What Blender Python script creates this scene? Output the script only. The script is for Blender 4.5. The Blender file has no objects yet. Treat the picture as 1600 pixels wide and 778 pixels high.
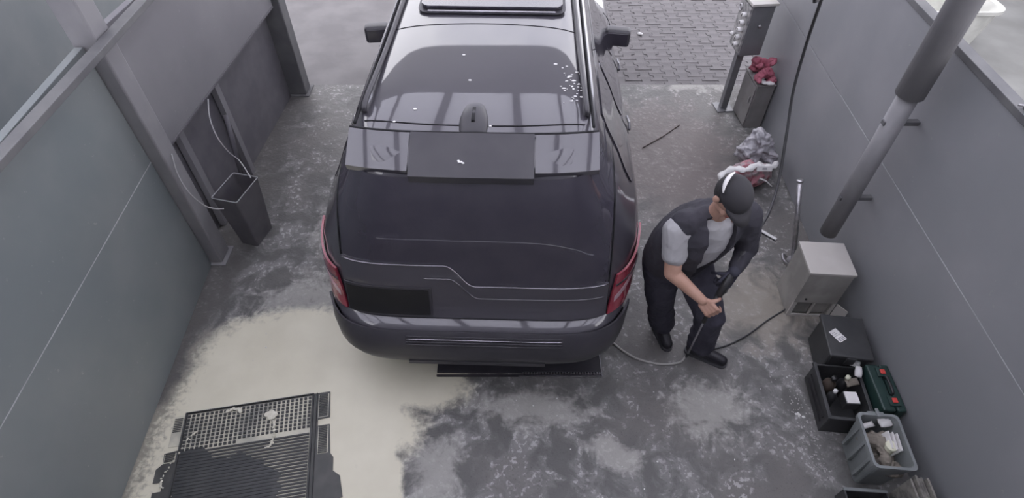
import bpy, bmesh, math, random
from math import sin, cos, pi, radians, atan2, asin, sqrt
from mathutils import Vector, Matrix
from mathutils import noise as mnoise
random.seed(7)
SC = bpy.context.scene
COL = SC.collection

# ------------------------------------------------------------------ camera
CAM_H, PITCH, FPX = 3.70, radians(48.0), 900.0
cam_d = bpy.data.cameras.new('camera'); cam = bpy.data.objects.new('camera', cam_d)
COL.objects.link(cam); SC.camera = cam
cam.location = (0, 0, CAM_H); cam.rotation_euler = (pi/2 - PITCH, 0, 0)
cam_d.sensor_width = 36; cam_d.lens = FPX / 1600 * 36; cam_d.clip_start = 0.05

def at(px, py, x=None, y=None, z=None):
    """point of the bay seen at a pixel of the photograph, on the plane x=, y= or z="""
    u, v = (px - 800) / FPX, (py - 389) / FPX
    d = Vector((u, cos(PITCH) - v*sin(PITCH), -sin(PITCH) - v*cos(PITCH)))
    if z is not None: t = (z - CAM_H) / d.z
    elif x is not None: t = x / d.x
    else: t = y / d.y
    return Vector((0, 0, CAM_H)) + d * t

# ------------------------------------------------------------------ sky, exposure
W = bpy.data.worlds.new('sky'); SC.world = W; W.use_nodes = True
wn, wl = W.node_tree.nodes, W.node_tree.links
bg = wn['Background']
tc = wn.new('ShaderNodeTexCoord'); nz = wn.new('ShaderNodeTexNoise')
nz.inputs['Scale'].default_value = 2.2; nz.inputs['Detail'].default_value = 5
rp = wn.new('ShaderNodeValToRGB')
rp.color_ramp.elements[0].position = .42; rp.color_ramp.elements[0].color = (.43, .43, .53, 1)
rp.color_ramp.elements[1].position = .55; rp.color_ramp.elements[1].color = (.86, .85, .90, 1)
wl.new(tc.outputs['Generated'], nz.inputs['Vector']); wl.new(nz.outputs['Fac'], rp.inputs['Fac'])
wl.new(rp.outputs['Color'], bg.inputs['Color']); bg.inputs['Strength'].default_value = 1.6
SC.view_settings.view_transform = 'Standard'; SC.view_settings.look = 'None'
SC.view_settings.gamma = 1; SC.view_settings.use_curve_mapping = False
SC.view_settings.exposure = 1.3
SC.cycles.max_bounces = 8; SC.cycles.transmission_bounces = 6; SC.cycles.volume_bounces = 1

# ------------------------------------------------------------------ materials
def mat(name, c, rough=.6, metal=0., c2=None, scale=6., bump=0., spec=.5, coat=0., lo=.4, hi=.62, detail=5., bscale=None, coat_rough=.08):
    m = bpy.data.materials.new(name); m.use_nodes = True
    n, l = m.node_tree.nodes, m.node_tree.links; b = n['Principled BSDF']
    b.inputs['Base Color'].default_value = (*c, 1); b.inputs['Roughness'].default_value = rough
    b.inputs['Metallic'].default_value = metal; b.inputs['Specular IOR Level'].default_value = spec
    b.inputs['Coat Weight'].default_value = coat; b.inputs['Coat IOR'].default_value = 1.68; b.inputs['Coat Roughness'].default_value = coat_rough
    t = n.new('ShaderNodeTexCoord')
    c2 = c2 or tuple(min(1, v*1.25) for v in c)
    ns = n.new('ShaderNodeTexNoise'); ns.inputs['Scale'].default_value = scale; ns.inputs['Detail'].default_value = detail
    l.new(t.outputs['Object'], ns.inputs['Vector'])
    r = n.new('ShaderNodeValToRGB'); e = r.color_ramp.elements
    e[0].position = lo; e[0].color = (*c, 1); e[1].position = hi; e[1].color = (*c2, 1)
    l.new(ns.outputs['Fac'], r.inputs['Fac']); l.new(r.outputs['Color'], b.inputs['Base Color'])
    if bump:
        n2 = n.new('ShaderNodeTexNoise'); n2.inputs['Scale'].default_value = bscale or scale*4; n2.inputs['Detail'].default_value = 4
        l.new(t.outputs['Object'], n2.inputs['Vector'])
        bp = n.new('ShaderNodeBump'); bp.inputs['Strength'].default_value = bump; bp.inputs['Distance'].default_value = .01
        l.new(n2.outputs['Fac'], bp.inputs['Height']); l.new(bp.outputs['Normal'], b.inputs['Normal'])
    return m

class NT:
    def __init__(s, m): s.n, s.l = m.node_tree.nodes, m.node_tree.links
    def val(s, sock, v):
        if isinstance(v, (int, float)): sock.default_value = v
        elif isinstance(v, tuple): sock.default_value = v if len(v) == len(sock.default_value) else (*v, 1)
        else: s.l.new(v, sock)
    def math(s, op, a, b=0., c=None):
        m = s.n.new('ShaderNodeMath'); m.operation = op; s.val(m.inputs[0], a); s.val(m.inputs[1], b)
        if c is not None: s.val(m.inputs[2], c)
        return m.outputs[0]
    def noise(s, vec, scale, detail=5., rough=.55, dist=0.):
        m = s.n.new('ShaderNodeTexNoise'); s.l.new(vec, m.inputs['Vector'])
        m.inputs['Scale'].default_value = scale; m.inputs['Detail'].default_value = detail
        m.inputs['Roughness'].default_value = rough; m.inputs['Distortion'].default_value = dist
        return m.outputs['Fac']
    def step(s, v, lo, hi):
        m = s.n.new('ShaderNodeMapRange'); m.interpolation_type = 'SMOOTHSTEP'; s.val(m.inputs['Value'], v)
        m.inputs['From Min'].default_value = lo; m.inputs['From Max'].default_value = hi
        return m.outputs['Result']
    def mix(s, f, a, b):
        m = s.n.new('ShaderNodeMix'); m.data_type = 'RGBA'; s.val(m.inputs['Factor'], f)
        s.val(m.inputs['A'] if False else m.inputs[6], a); s.val(m.inputs[7], b)
        return m.outputs[2]
    def blob(s, X, Y, cx, cy, rx, ry, ang=0.):
        dx = s.math('SUBTRACT', X, cx); dy = s.math('SUBTRACT', Y, cy)
        ca, sa = cos(ang), sin(ang)
        u = s.math('DIVIDE', s.math('ADD', s.math('MULTIPLY', dx, ca), s.math('MULTIPLY', dy, sa)), rx)
        v = s.math('DIVIDE', s.math('SUBTRACT', s.math('MULTIPLY', dy, ca), s.math('MULTIPLY', dx, sa)), ry)
        r = s.math('SQRT', s.math('ADD', s.math('MULTIPLY', u, u), s.math('MULTIPLY', v, v)))
        return s.math('SUBTRACT', 1., r)

def floor_material():
    m = bpy.data.materials.new('wet_stained_concrete'); m.use_nodes = True
    t = NT(m); b = t.n['Principled BSDF']
    tc = t.n.new('ShaderNodeTexCoord'); V = tc.outputs['Object']
    sp = t.n.new('ShaderNodeSeparateXYZ'); t.l.new(V, sp.inputs[0]); X, Y = sp.outputs[0], sp.outputs[1]
    big = t.noise(V, 1.3, 4.); med = t.noise(V, 5., 7., .62, .6); fine = t.noise(V, 26., 5., .6, .3); speck = t.noise(V, 70., 3.)
    col = t.mix(t.step(med, .40, .62), (.098, .097, .093), (.195, .192, .186))
    col = t.mix(t.step(big, .42, .66), col, (.142, .135, .128))
    # lime scale crust in flakes
    crust = t.math('MULTIPLY', t.step(fine, .53, .60), t.step(med, .46, .60))
    col = t.mix(t.math('MULTIPLY', crust, .75), col, (.42, .41, .40))
    # pitted grit
    col = t.mix(t.math('MULTIPLY', t.step(speck, .60, .68), .45), col, (.05, .048, .048))
    # tan silt by the white cabinet and down the right side
    tan = t.math('ADD', t.blob(X, Y, 1.95, 2.75, .7, .6), t.math('MULTIPLY', t.math('SUBTRACT', med, .5), 1.6))
    col = t.mix(t.math('MULTIPLY', t.step(tan, .1, .7), .7), col, (.30, .27, .225))
    # pink brown mud between the car and the right wall
    mud = t.math('ADD', t.blob(X, Y, 1.6, 4.6, .9, 1.3), t.math('MULTIPLY', t.math('SUBTRACT', med, .5), 1.2))
    col = t.mix(t.math('MULTIPLY', t.step(mud, .0, .6), .6), col, (.13, .10, .095))
    # dried detergent, pale grey, behind and left of the car
    w = t.math('MULTIPLY', t.math('SUBTRACT', med, .5), 2.2); w2 = t.math('MULTIPLY', t.math('SUBTRACT', fine, .5), .8)
    g = None
    for a in ((-1.6, 2.75, .75, .45, .2), (.15, 1.85, .6, .22, 0), (1.36, 1.84, .42, .32, .1), (-1.5, 3.6, .35, .5, 0), (-.50, 1.42, .28, .4, 0), (.68, 1.52, .3, .14, -.4), (2.1, 5.9, .5, .25, 0)):
        k = t.blob(X, Y, *a); g = k if g is None else t.math('MAXIMUM', g, k)
    g = t.math('ADD', t.math('ADD', g, w), w2)
    col = t.mix(t.math('MULTIPLY', t.step(g, .1, .75), .72), col, (.36, .352, .325))
    # soap pool, with the warm lamp reflection put into its cream colour
    f = None
    for a in ((-1.5, 2.27, .98, .50, 0.), (-.85, 2.13, .62, .33, -.25), (-1.95, 1.5, .62, 1.1, 0.), (-1.25, 1.72, .75, .42, 0.), (-.86, 1.30, .20, .36, 0.), (-1.3, 1.1, .6, .6, 0)):
        k = t.blob(X, Y, *a); f = k if f is None else t.math('MAXIMUM', f, k)
    f = t.math('ADD', t.math('ADD', f, t.math('MULTIPLY', w, .22)), t.math('MULTIPLY', w2, .3))
    fm = t.step(f, .0, .26)
    soap = t.mix(t.step(big, .3, .7), (.58, .55, .43), (.68, .65, .52))
    col = t.mix(fm, col, soap)
    # darker line along the foot of the left wall
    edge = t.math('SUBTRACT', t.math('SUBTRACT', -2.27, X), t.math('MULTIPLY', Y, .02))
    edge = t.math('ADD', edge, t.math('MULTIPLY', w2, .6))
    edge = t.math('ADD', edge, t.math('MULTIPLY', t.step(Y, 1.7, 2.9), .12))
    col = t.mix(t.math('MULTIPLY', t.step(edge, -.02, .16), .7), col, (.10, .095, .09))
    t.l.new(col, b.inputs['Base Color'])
    ro = t.math('SUBTRACT', t.math('ADD', .42, t.math('MULTIPLY', med, .25)), t.math('MULTIPLY', fm, .12))
    t.l.new(ro, b.inputs['Roughness'])
    bp = t.n.new('ShaderNodeBump'); bp.inputs['Distance'].default_value = .012
    t.val(bp.inputs['Strength'], t.math('SUBTRACT', .5, t.math('MULTIPLY', fm, .45)))
    t.l.new(t.math('ADD', fine, med), bp.inputs['Height']); t.l.new(bp.outputs['Normal'], b.inputs['Normal'])
    return m

def panel_material(name, c, c2, lime=(.30, .31, .29)):
    """painted wall panel, dulled by lime towards the floor in drips and spots"""
    m = bpy.data.materials.new(name); m.use_nodes = True
    t = NT(m); b = t.n['Principled BSDF']
    tc = t.n.new('ShaderNodeTexCoord'); V = tc.outputs['Object']
    big = t.noise(V, 1.1, 4.); fine = t.noise(V, 30., 3.); med = t.noise(V, 4., 6.)
    col = t.mix(t.step(big, .35, .68), c, c2)
    col = t.mix(t.math('MULTIPLY', t.math('MULTIPLY', t.step(fine, .66, .72), t.step(med, .5, .6)), .6), col, lime)
    t.l.new(col, b.inputs['Base Color']); b.inputs['Roughness'].default_value = .42
    b.inputs['Specular IOR Level'].default_value = .45
    return m

def translucent_panel():
    m = bpy.data.materials.new('milky_roof_sheet'); m.use_nodes = True
    t = NT(m); out = t.n['Material Output']; b = t.n['Principled BSDF']
    b.inputs['Base Color'].default_value = (.55, .57, .58, 1); b.inputs['Roughness'].default_value = .4
    tr = t.n.new('ShaderNodeBsdfTranslucent'); tr.inputs[0].default_value = (.93, .93, .96, 1)
    mx = t.n.new('ShaderNodeMixShader'); mx.inputs[0].default_value = .90
    t.l.new(b.outputs[0], mx.inputs[1]); t.l.new(tr.outputs[0], mx.inputs[2]); t.l.new(mx.outputs[0], out.inputs[0])
    return m

M = dict(
    floor=floor_material(),
    paver=mat('grey_paver', (.125, .118, .120), .75, c2=(.165, .155, .158), scale=3, bump=.4, bscale=60),
    joint=mat('paver_joint', (.06, .055, .055), .9),
    apron=mat('apron_concrete', (.155, .146, .148), .7, c2=(.20, .19, .19), scale=2, bump=.2),
    wall_l=panel_material('teal_grey_panel', (.165, .185, .190), (.20, .215, .215)),
    wall_r=panel_material('grey_panel', (.235, .240, .250), (.285, .285, .295)),
    wall_f=panel_material('far_grey_panel', (.19, .185, .197), (.225, .22, .23)),
    recess=mat('dark_recess', (.115, .11, .122), .6, c2=(.14, .135, .145)),
    post=mat('painted_steel_post', (.21, .205, .215), .5, c2=(.25, .245, .25), scale=4),
    postd=mat('dull_steel_post', (.10, .10, .105), .55, c2=(.14, .14, .14), scale=4),
    seam=mat('seam_strip', (.30, .31, .31), .5),
    sheet=translucent_panel(),
    beam=mat('roof_beam', (.05, .045, .055), .6),
    lintel=mat('dark_soffit', (.045, .04, .05), .7),
    rear=mat('rear_wall_paint', (.22, .22, .23), .6),
    paint=mat('dark_car_paint', (.042, .039, .049), .35, c2=(.049, .046, .056), scale=1.5, coat=1., coat_rough=.03),  # base colour lifted, the hazy veil is painted into it
    glass=mat('tinted_glass', (.034, .031, .043), .14, c2=(.039, .036, .048), spec=.6, coat=.6, coat_rough=.02),  # glass tone raised as well in place of mist
    trimb=mat('black_car_trim', (.036, .034, .041), .42, c2=(.044, .042, .048)),
    seamc=mat('panel_gap', (.008, .008, .01), .8),
    chrome=mat('satin_bright_trim', (.35, .34, .37), .25, metal=.9),
    lamp=mat('red_tail_lamp', (.20, .022, .04), .12, c2=(.27, .04, .06), scale=20, coat=.6),
    lampc=mat('clear_lamp_strip', (.34, .22, .25), .2, coat=.4),
    plate=mat('black_plate', (.006, .006, .007), .5),
    tyre=mat('tyre_rubber', (.02, .02, .02), .8), rim=mat('rim_alloy', (.25, .25, .27), .35, metal=.8),
    matrub=mat('black_ribbed_rubber', (.035, .037, .038), .5, c2=(.06, .062, .06), scale=9),
    rubmid=mat('grey_rubber', (.055, .056, .054), .5, c2=(.08, .08, .075), scale=8), rubwet=mat('wet_rubber', (.045, .047, .05), .3, c2=(.07, .072, .072), scale=5),
    soap=mat('soap_film', (.55, .53, .43), .5, c2=(.25, .25, .22), scale=3.2, lo=.50, hi=.70),
    soapp=mat('soap_clot', (.55, .53, .43), .5, c2=(.68, .66, .56), scale=20, bump=.4),
    grate=mat('dark_grate', (.028, .027, .033), .5, c2=(.04, .038, .045)),
    skin=mat('skin', (.40, .235, .175), .55, c2=(.46, .28, .215), scale=12, spec=.35),
    lips=mat('lips', (.30, .12, .10), .5), eye=mat('eye_white', (.6, .58, .55), .3), iris=mat('iris', (.04, .025, .02), .2),
    hair=mat('dark_hair', (.015, .013, .014), .7, bump=.6, bscale=90),
    vest=mat('black_vest_cloth', (.027, .026, .034), .85, c2=(.037, .035, .045), scale=8, bump=.5, bscale=25),
    shirt=mat('white_tshirt_cloth', (.29, .285, .295), .85, c2=(.34, .335, .345), scale=5, bump=.5, bscale=14),
    trous=mat('navy_trouser_cloth', (.030, .029, .043), .85, c2=(.042, .040, .057), scale=6, bump=.6, bscale=14),  # cloth lightened to stand in for haze
    shoe=mat('black_shoe', (.014, .013, .018), .45), sole=mat('shoe_sole', (.05, .05, .055), .6),
    cap=mat('black_cap_cloth', (.02, .019, .022), .8), white=mat('white_plastic', (.66, .65, .64), .4),
    glove=mat('dark_glove', (.03, .03, .045), .7, bump=.3),
    blackp=mat('black_plastic', (.02, .02, .022), .35, c2=(.03, .03, .032)),
    hose=mat('black_hose_rubber', (.03, .03, .032), .5), hosep=mat('pale_wet_hose', (.30, .29, .27), .4),
    steel=mat('brushed_steel', (.38, .37, .38), .32, metal=.85, c2=(.5, .49, .5), scale=30),
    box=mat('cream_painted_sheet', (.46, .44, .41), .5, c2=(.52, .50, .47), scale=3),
    boxs=mat('darker_cream_sheet', (.27, .26, .24), .55, c2=(.36, .345, .32), scale=5),  # darker tone of the cream sheet for sides and front
    boxd=mat('grey_inset', (.17, .165, .155), .6),
    ctrl=mat('grey_control_housing', (.17, .17, .18), .4, c2=(.2, .2, .21), metal=.3), ctrll=mat('control_plate', (.42, .41, .40), .4, c2=(.2, .2, .2), scale=25),
    cabm=mat('dull_cabinet_paint', (.19, .18, .175), .55, c2=(.23, .22, .215)),
    red=mat('red_cloth', (.30, .075, .11), .85, c2=(.38, .12, .16), scale=12, bump=.5),
    film=mat('crumpled_grey_film', (.30, .29, .31), .35, c2=(.44, .43, .45), scale=14, bump=.8, bscale=18),
    pinkf=mat('printed_bag_film', (.30, .24, .25), .45, c2=(.40, .16, .19), scale=13, lo=.45, hi=.56, bump=.6, bscale=18),
    paper=mat('white_paper', (.62, .61, .60), .7), ink=mat('grey_print', (.25, .25, .26), .7), 
    tote=mat('black_tote_plastic', (.035, .036, .038), .5, c2=(.048, .049, .05)),  # black raised in colour, haze itself is not built
    green=mat('dark_green_case', (.014, .036, .032), .45, c2=(.02, .046, .04)), latch=mat('red_latch', (.55, .06, .05), .4),
    tub=mat('grey_tub_plastic', (.17, .185, .185), .35, c2=(.22, .235, .235)), tubd=mat('tub_inside', (.09, .095, .09), .6),
    rag=mat('brown_rag', (.17, .15, .125), .9, c2=(.24, .215, .18), scale=9, bump=.8, bscale=20),
    card=mat('stacked_card', (.23, .22, .195), .85, c2=(.12, .115, .105), scale=22), jar=mat('cream_tub', (.58, .58, .45), .4),
    brownb=mat('brown_bottle_plastic', (.07, .055, .045), .3), greyb=mat('grey_pouch', (.32, .32, .31), .5),
    bin=mat('bin_sheet', (.105, .10, .11), .5, c2=(.13, .125, .13)), bind=mat('bin_inside', (.04, .037, .045), .7),
    cable=mat('pale_cable', (.42, .42, .42), .5), stick=mat('dark_stick', (.05, .035, .03), .8),
    nfloor=mat('next_bay_floor', (.20, .20, .19), .6, c2=(.27, .27, .26), scale=1.4), nwall=mat('next_bay_wall', (.15, .16, .17), .6),
    basin=mat('pale_basin', (.50, .50, .46), .35), crumb=mat('lime_crumb', (.30, .29, .28), .8), pebble=mat('pale_chip', (.5, .5, .48), .7), rose=mat('faded_red', (.30, .14, .14), .7),
)

# ------------------------------------------------------------------ helpers
def link(name, bm, m, parent=None, smooth=False, bevel=0.):
    me = bpy.data.meshes.new(name)
    bmesh.ops.recalc_face_normals(bm, faces=bm.faces)
    bm.to_mesh(me); bm.free(); me.materials.append(M[m] if isinstance(m, str) else m)
    if smooth:
        for p in me.polygons: p.use_smooth = True
    o = bpy.data.objects.new(name, me); COL.objects.link(o)
    if parent: o.parent = parent
    if bevel:
        b = o.modifiers.new('bevel', 'BEVEL'); b.width = bevel; b.segments = 2; b.limit_method = 'ANGLE'
    return o

def tag(o, label=None, cat=None, group=None, kind=None):
    for k, v in (('label', label), ('category', cat), ('group', group), ('kind', kind)):
        if v: o[k] = v
    return o

def thing(name, label, cat, loc=(0, 0, 0), rz=0., group=None, kind=None):
    o = bpy.data.objects.new(name, None); COL.objects.link(o); o.empty_display_size = .1
    o.location = loc; o.rotation_euler = (0, 0, rz)
    return tag(o, label, cat, group, kind)

def box(bm, x0, x1, y0, y1, z0, z1, mtx=None):
    vs = [bm.verts.new((x, y, z)) for x in (x0, x1) for y in (y0, y1) for z in (z0, z1)]
    for f in ((0, 1, 3, 2), (4, 6, 7, 5), (0, 4, 5, 1), (2, 3, 7, 6), (0, 2, 6, 4), (1, 5, 7, 3)):
        bm.faces.new([vs[i] for i in f])
    if mtx is not None: bmesh.ops.transform(bm, matrix=mtx, verts=vs)
    return vs

def bx(name, m, d, parent=None, bevel=0., mtx=None):
    bm = bmesh.new(); box(bm, *d, mtx=mtx); return link(name, bm, m, parent, bevel=bevel)

def frame(d, ref=None):
    d = d.normalized(); ref = Vector(ref) if ref is not None else Vector((0, 0, 1))
    if abs(d.dot(ref.normalized())) > .95: ref = Vector((0, 1, 0)) if abs(d.y) < .9 else Vector((1, 0, 0))
    a = ref.cross(d).normalized(); return a, d.cross(a).normalized()

def loft(bm, rings, caps=True):
    R = [[bm.verts.new(p) for p in r] for r in rings]; n = len(R[0])
    for a, b in zip(R, R[1:]):
        for i in range(n): bm.faces.new((a[i], a[(i+1) % n], b[(i+1) % n], b[i]))
    if caps:
        bm.faces.new(R[0][::-1]); bm.faces.new(R[-1])
    return R

def tube(bm, pts, r, n=10, caps=True):
    pts = [Vector(p) for p in pts]; rs = r if isinstance(r, (list, tuple)) else [r]*len(pts)
    rings = []; ref = Vector((.13, .21, 1))
    for i, p in enumerate(pts):
        d = (pts[min(i+1, len(pts)-1)] - pts[max(i-1, 0)])
        a, b = frame(d, ref)
        if rings and a.dot(pa) < 0: a, b = -a, -b
        pa = a
        rings.append([p + (a*cos(2*pi*k/n) + b*sin(2*pi*k/n))*rs[i] for k in range(n)])
    loft(bm, rings, caps)

def spline(pts, k=8):
    P = [Vector(p) for p in pts]; P = [P[0]*2 - P[1]] + P + [P[-1]*2 - P[-2]]; out = []
    for i in range(1, len(P)-2):
        for j in range(k):
            t = j/k; a, b, c, d = P[i-1:i+3]
            out.append(.5*((2*b) + (c-a)*t + (2*a-5*b+4*c-d)*t*t + (3*b-a-3*c+d)*t**3))
    out.append(P[-2]); return out

def tb(name, m, pts, r, parent=None, n=10, smooth=True):
    bm = bmesh.new(); tube(bm, pts, r, n); return link(name, bm, m, parent, smooth)

def cyl(bm, c, r, h, n=20, r2=None, axis=(0, 0, 1)):
    c = Vector(c); tube(bm, [c, c + Vector(axis).normalized()*h], [r, r if r2 is None else r2], n)

def prism(bm, poly, z0, z1, mtx=None):
    a = [bm.verts.new((x, y, z0)) for x, y in poly]; b = [bm.verts.new((x, y, z1)) for x, y in poly]; n = len(poly)
    bm.faces.new(a[::-1]); bm.faces.new(b)
    for i in range(n): bm.faces.new((a[i], a[(i+1) % n], b[(i+1) % n], b[i]))
    if mtx is not None: bmesh.ops.transform(bm, matrix=mtx, verts=a+b)

def capsule(bm, p0, r0, p1, r1, n=14, ref=None, sx=1., sy=1.):
    """tapered capsule; sx, sy squash it across"""
    p0, p1 = Vector(p0), Vector(p1); d = p1 - p0; L = d.length
    if L < 1e-6: d = Vector((0, 0, 1)); L = 1e-6
    d.normalize(); a, b = frame(d, ref); rings = []
    def ring(c, r): rings.append([c + a*(cos(2*pi*k/n)*r*sx) + b*(sin(2*pi*k/n)*r*sy) for k in range(n)])
    for k in range(1, 6): th = -pi/2 + k*pi/10; ring(p0 + d*(sin(th)*r0), cos(th)*r0)
    for k in range(0, 5): th = k*pi/10; ring(p1 + d*(sin(th)*r1), cos(th)*r1)
    loft(bm, rings)

def ellipsoid(bm, c, rx, ry, rz, R=None, seg=20):
    m = Matrix.Translation(c) @ (R.to_4x4() if R is not None else Matrix()) @ Matrix.Diagonal((rx, ry, rz, 1))
    bmesh.ops.create_uvsphere(bm, u_segments=seg, v_segments=seg//2+2, radius=1, matrix=m)

def remesh(name, bm, m, parent, voxel=.006, smooth=6, factor=.5, wr=0., wf=12.):
    """weld the closed lumps of BM into one continuous skin"""
    o = link(name, bm, m, None, True)
    r = o.modifiers.new('remesh', 'REMESH'); r.mode = 'VOXEL'; r.voxel_size = voxel; r.use_smooth_shade = True
    s = o.modifiers.new('smooth', 'SMOOTH'); s.iterations = smooth; s.factor = factor
    dg = bpy.context.evaluated_depsgraph_get(); me = bpy.data.meshes.new_from_object(o.evaluated_get(dg))
    o.modifiers.clear(); old = o.data; o.data = me; bpy.data.meshes.remove(old)
    if not me.materials: me.materials.append(M[m])
    if wr:
        sd = Vector((len(me.vertices) % 17, 3.1, 7.7))
        nrm_ = [v.normal.copy() for v in me.vertices]
        for v, vn in zip(me.vertices, nrm_):
            a_ = mnoise.noise(v.co*wf + sd); b_ = mnoise.noise(v.co*wf*2.3 - sd)
            v.co += vn*wr*((1-abs(a_)*2.6) + .45*(1-abs(b_)*2.6) - .6)
    for p in me.polygons: p.use_smooth = True
    if parent: o.parent = parent
    return o

def copy_tree(o, parent=None):
    c = o.copy(); COL.objects.link(c); c.parent = parent
    for ch in o.children: copy_tree(ch, c)
    return c

# ================================================================== THE SETTING
YB = 5.90                                   # where the bay floor ends
def xr(y): return 2.48 + .036*y             # right wall line
def xl(y): return -2.36 - .055*y if y < 3.25 else -2.54 + .06*(y-3.25)

bm = bmesh.new(); box(bm, -2.62, 2.80, -.6, YB, -.12, 0)
tag(link('floor', bm, 'floor'), kind='structure')

# apron of plain concrete outside, left of the pavers
tag(bx('concrete_apron', 'apron', (-7, -.30, YB+.02, 12.5, -.14, -.012)), kind='structure')
pave = tag(bx('pavement', 'joint', (-.30, 4.5, YB+.02, 12.5, -.14, -.055)), kind='structure')
PX, PY = .150, .160
def i_shape():
    w, v, h = PX/2 + .019, PX/2 - .024, PY/2 - .003
    return [(-w, -h), (w, -h), (w, -h*.52), (v, -h*.30), (v, h*.30), (w, h*.52), (w, h), (-w, h), (-w, h*.52), (-v, h*.30), (-v, -h*.30), (-w, -h*.52)]
bm = bmesh.new(); prism(bm, i_shape(), -.05, 0)
proto = None; many = bmesh.new(); cand = []
for i in range(int(4.6/PX)):
    for j in range(40):
        x = -.22 + i*PX; y = YB + .02 + PY/2 + j*PY - (PY/2 if i % 2 else 0)
        cand.append((x, y))
near = [c for c in cand if .80 < c[0] < 3.0 and c[1] < 9.2]
near.sort(key=lambda c: c[1]); near = near[:296]; ns = set(near)
ang = random.Random(3)
for x, y in near:
    if proto is None: o = proto = link('paver', bm, 'paver', pave, bevel=0)
    else: o = proto.copy(); COL.objects.link(o); o.parent = pave
    o.location = (x, y, -.006 + ang.uniform(-.005, .004)); o.rotation_euler = (ang.uniform(-.015, .015), ang.uniform(-.015, .015), 0)
for x, y in cand:
    if (x, y) in ns: continue
    prism(many, i_shape(), -.05, 0, Matrix.Translation((x, y, -.006 + ang.uniform(-.004, .003))))
tag(link('far_pavers', many, 'paver', pave), kind='stuff')
# concrete kerb strip at the mouth of the bay
tag(bx('kerb_strip', 'apron', (-2.62, 2.80, YB-.002, YB+.02, -.14, -.001)), kind='structure')

def wall_piece(name, m, fx, y0, y1, z0, z1, th, parent=None, kind=None, side=1):
    bm = bmesh.new()
    pl = [(fx(y0), y0), (fx(y1), y1), (fx(y1) + side*th, y1), (fx(y0) + side*th, y0)]
    prism(bm, pl, z0, z1); o = link(name, bm, m, parent, bevel=.003)
    if kind: o['kind'] = kind
    return o
# left wall: near section with lower and upper panels, far section with a recessed lower part
wl_ = tag(thing('wall_left', None, None), kind='structure')
wall_piece('panel', 'wall_l', lambda y: xl(y), -.6, 3.16, 0, 1.10, .05, wl_, side=-1)
wall_piece('panel', 'wall_l', lambda y: xl(y), -.6, 3.16, 1.106, 1.97, .05, wl_, side=-1)
wall_piece('panel', 'wall_f', lambda y: xl(y), 3.34, 5.66, 1.05, 1.97, .05, wl_, side=-1)
wall_piece('recessed_panel', 'recess', lambda y: xl(y) - .11, 3.34, 5.66, 0, 1.05, .04, wl_, side=-1)
wall_piece('seam_strip', 'seam', lambda y: xl(y) + .002, -.6, 3.16, 1.1005, 1.1055, .03, wl_, side=-1)
wall_piece('top_rail', 'postd', lambda y: xl(y) + .012, -.6, 5.66, 1.97, 2.01, .075, wl_, side=-1)  # coloured dark to offset the light falling on its top face
wall_piece('sill_rail', 'recess', lambda y: xl(y) + .004, 3.34, 5.66, 1.03, 1.05, .10, wl_, side=-1)
for yy in (3.62, 4.30):
    wall_piece('stud', 'wall_f', lambda y: xl(y) - .05, yy, yy+.07, 0, 1.03, .05, wl_, side=-1)
wr_ = tag(thing('wall_right', None, None), kind='structure')
wall_piece('panel', 'wall_r', xr, -.6, 5.85, 0, 1.10, .05, wr_)
wall_piece('panel', 'wall_r', xr, -.6, 5.85, 1.106, 1.97, .05, wr_)
wall_piece('seam_strip', 'seam', lambda y: xr(y) - .002, -.6, 4.0, 1.1005, 1.1055, .03, wr_)
wall_piece('top_rail', 'postd', lambda y: xr(y) - .012, -.6, 5.85, 1.97, 2.01, .075, wr_)  # dark colour holds back the top light on this rail too

def roof_post(x0, x1, y0, y1, m, label, zb=0.):
    t = thing('steel_post', label, 'post', ((x0+x1)/2, (y0+y1)/2, 0), group='steel roof posts of the bay')
    bx('shaft', m, ((x0-x1)/2, (x1-x0)/2, (y0-y1)/2, (y1-y0)/2, zb+.012 if zb == 0 else zb, 4.28), t, bevel=.012)
    if zb == 0:
        bx('base_plate', m, ((x0-x1)/2-.03, (x1-x0)/2+.03, (y0-y1)/2-.03, (y1-y0)/2+.03, 0.0005, .012), t, bevel=.003)
    return t
roof_post(-2.60, -2.44, 3.17, 3.33, 'post', 'painted square steel post between the panels of the left wall')
roof_post(-2.54, -2.33, 5.68, 5.86, 'postd', 'thick dull steel post at the outer end of the left wall')

# right post: an upper fat sleeve over a slimmer pipe, ending above the floor
t = thing('wall_pipe', 'thick grey pipe fixed upright on the right wall above the cream cabinet', 'pipe', (2.425, 3.05, .50))
tb('lower_pipe', 'post', [(0, 0, .0), (0, 0, 1.25)], .062, t, 20)
tb('upper_sleeve', 'post', [(.0, 0, 1.22), (.0, 0, 3.78)], .085, t, 20)
for z in (.35, 1.0): bx('pipe_clamp', 'postd', (-.068, .160, -.02, .02, z, z+.03), t, bevel=.004)

# roof over the bay: milky sheets between dark beams, then a dark soffit over the mouth
ZC = 4.30
cl = tag(thing('ceiling', None, None), kind='structure')
beams = [-3.35, -2.50, -1.65, -.80, .05, .90, 1.75, 2.60, 3.45]
for a, b in zip(beams, beams[1:]):
    bx('roof_sheet', 'sheet', (a+.03, b-.03, -1.2, 6.2, ZC+.05, ZC+.056), cl)
for x in beams: bx('roof_beam', 'beam', (x-.045, x+.045, -1.2, 6.2, ZC, ZC+.10), cl)
bx('cross_beam', 'beam', (-3.4, 3.5, 6.2, 6.32, ZC-.06, ZC+.10), cl)
bx('soffit', 'lintel', (-6.5, 6.5, 6.32, 7.85, ZC+.02, ZC+.10), cl)
bx('wall_back', 'rear', (-2.7, 2.9, -.78, -.62, 0, ZC))['kind'] = 'structure'
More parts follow.
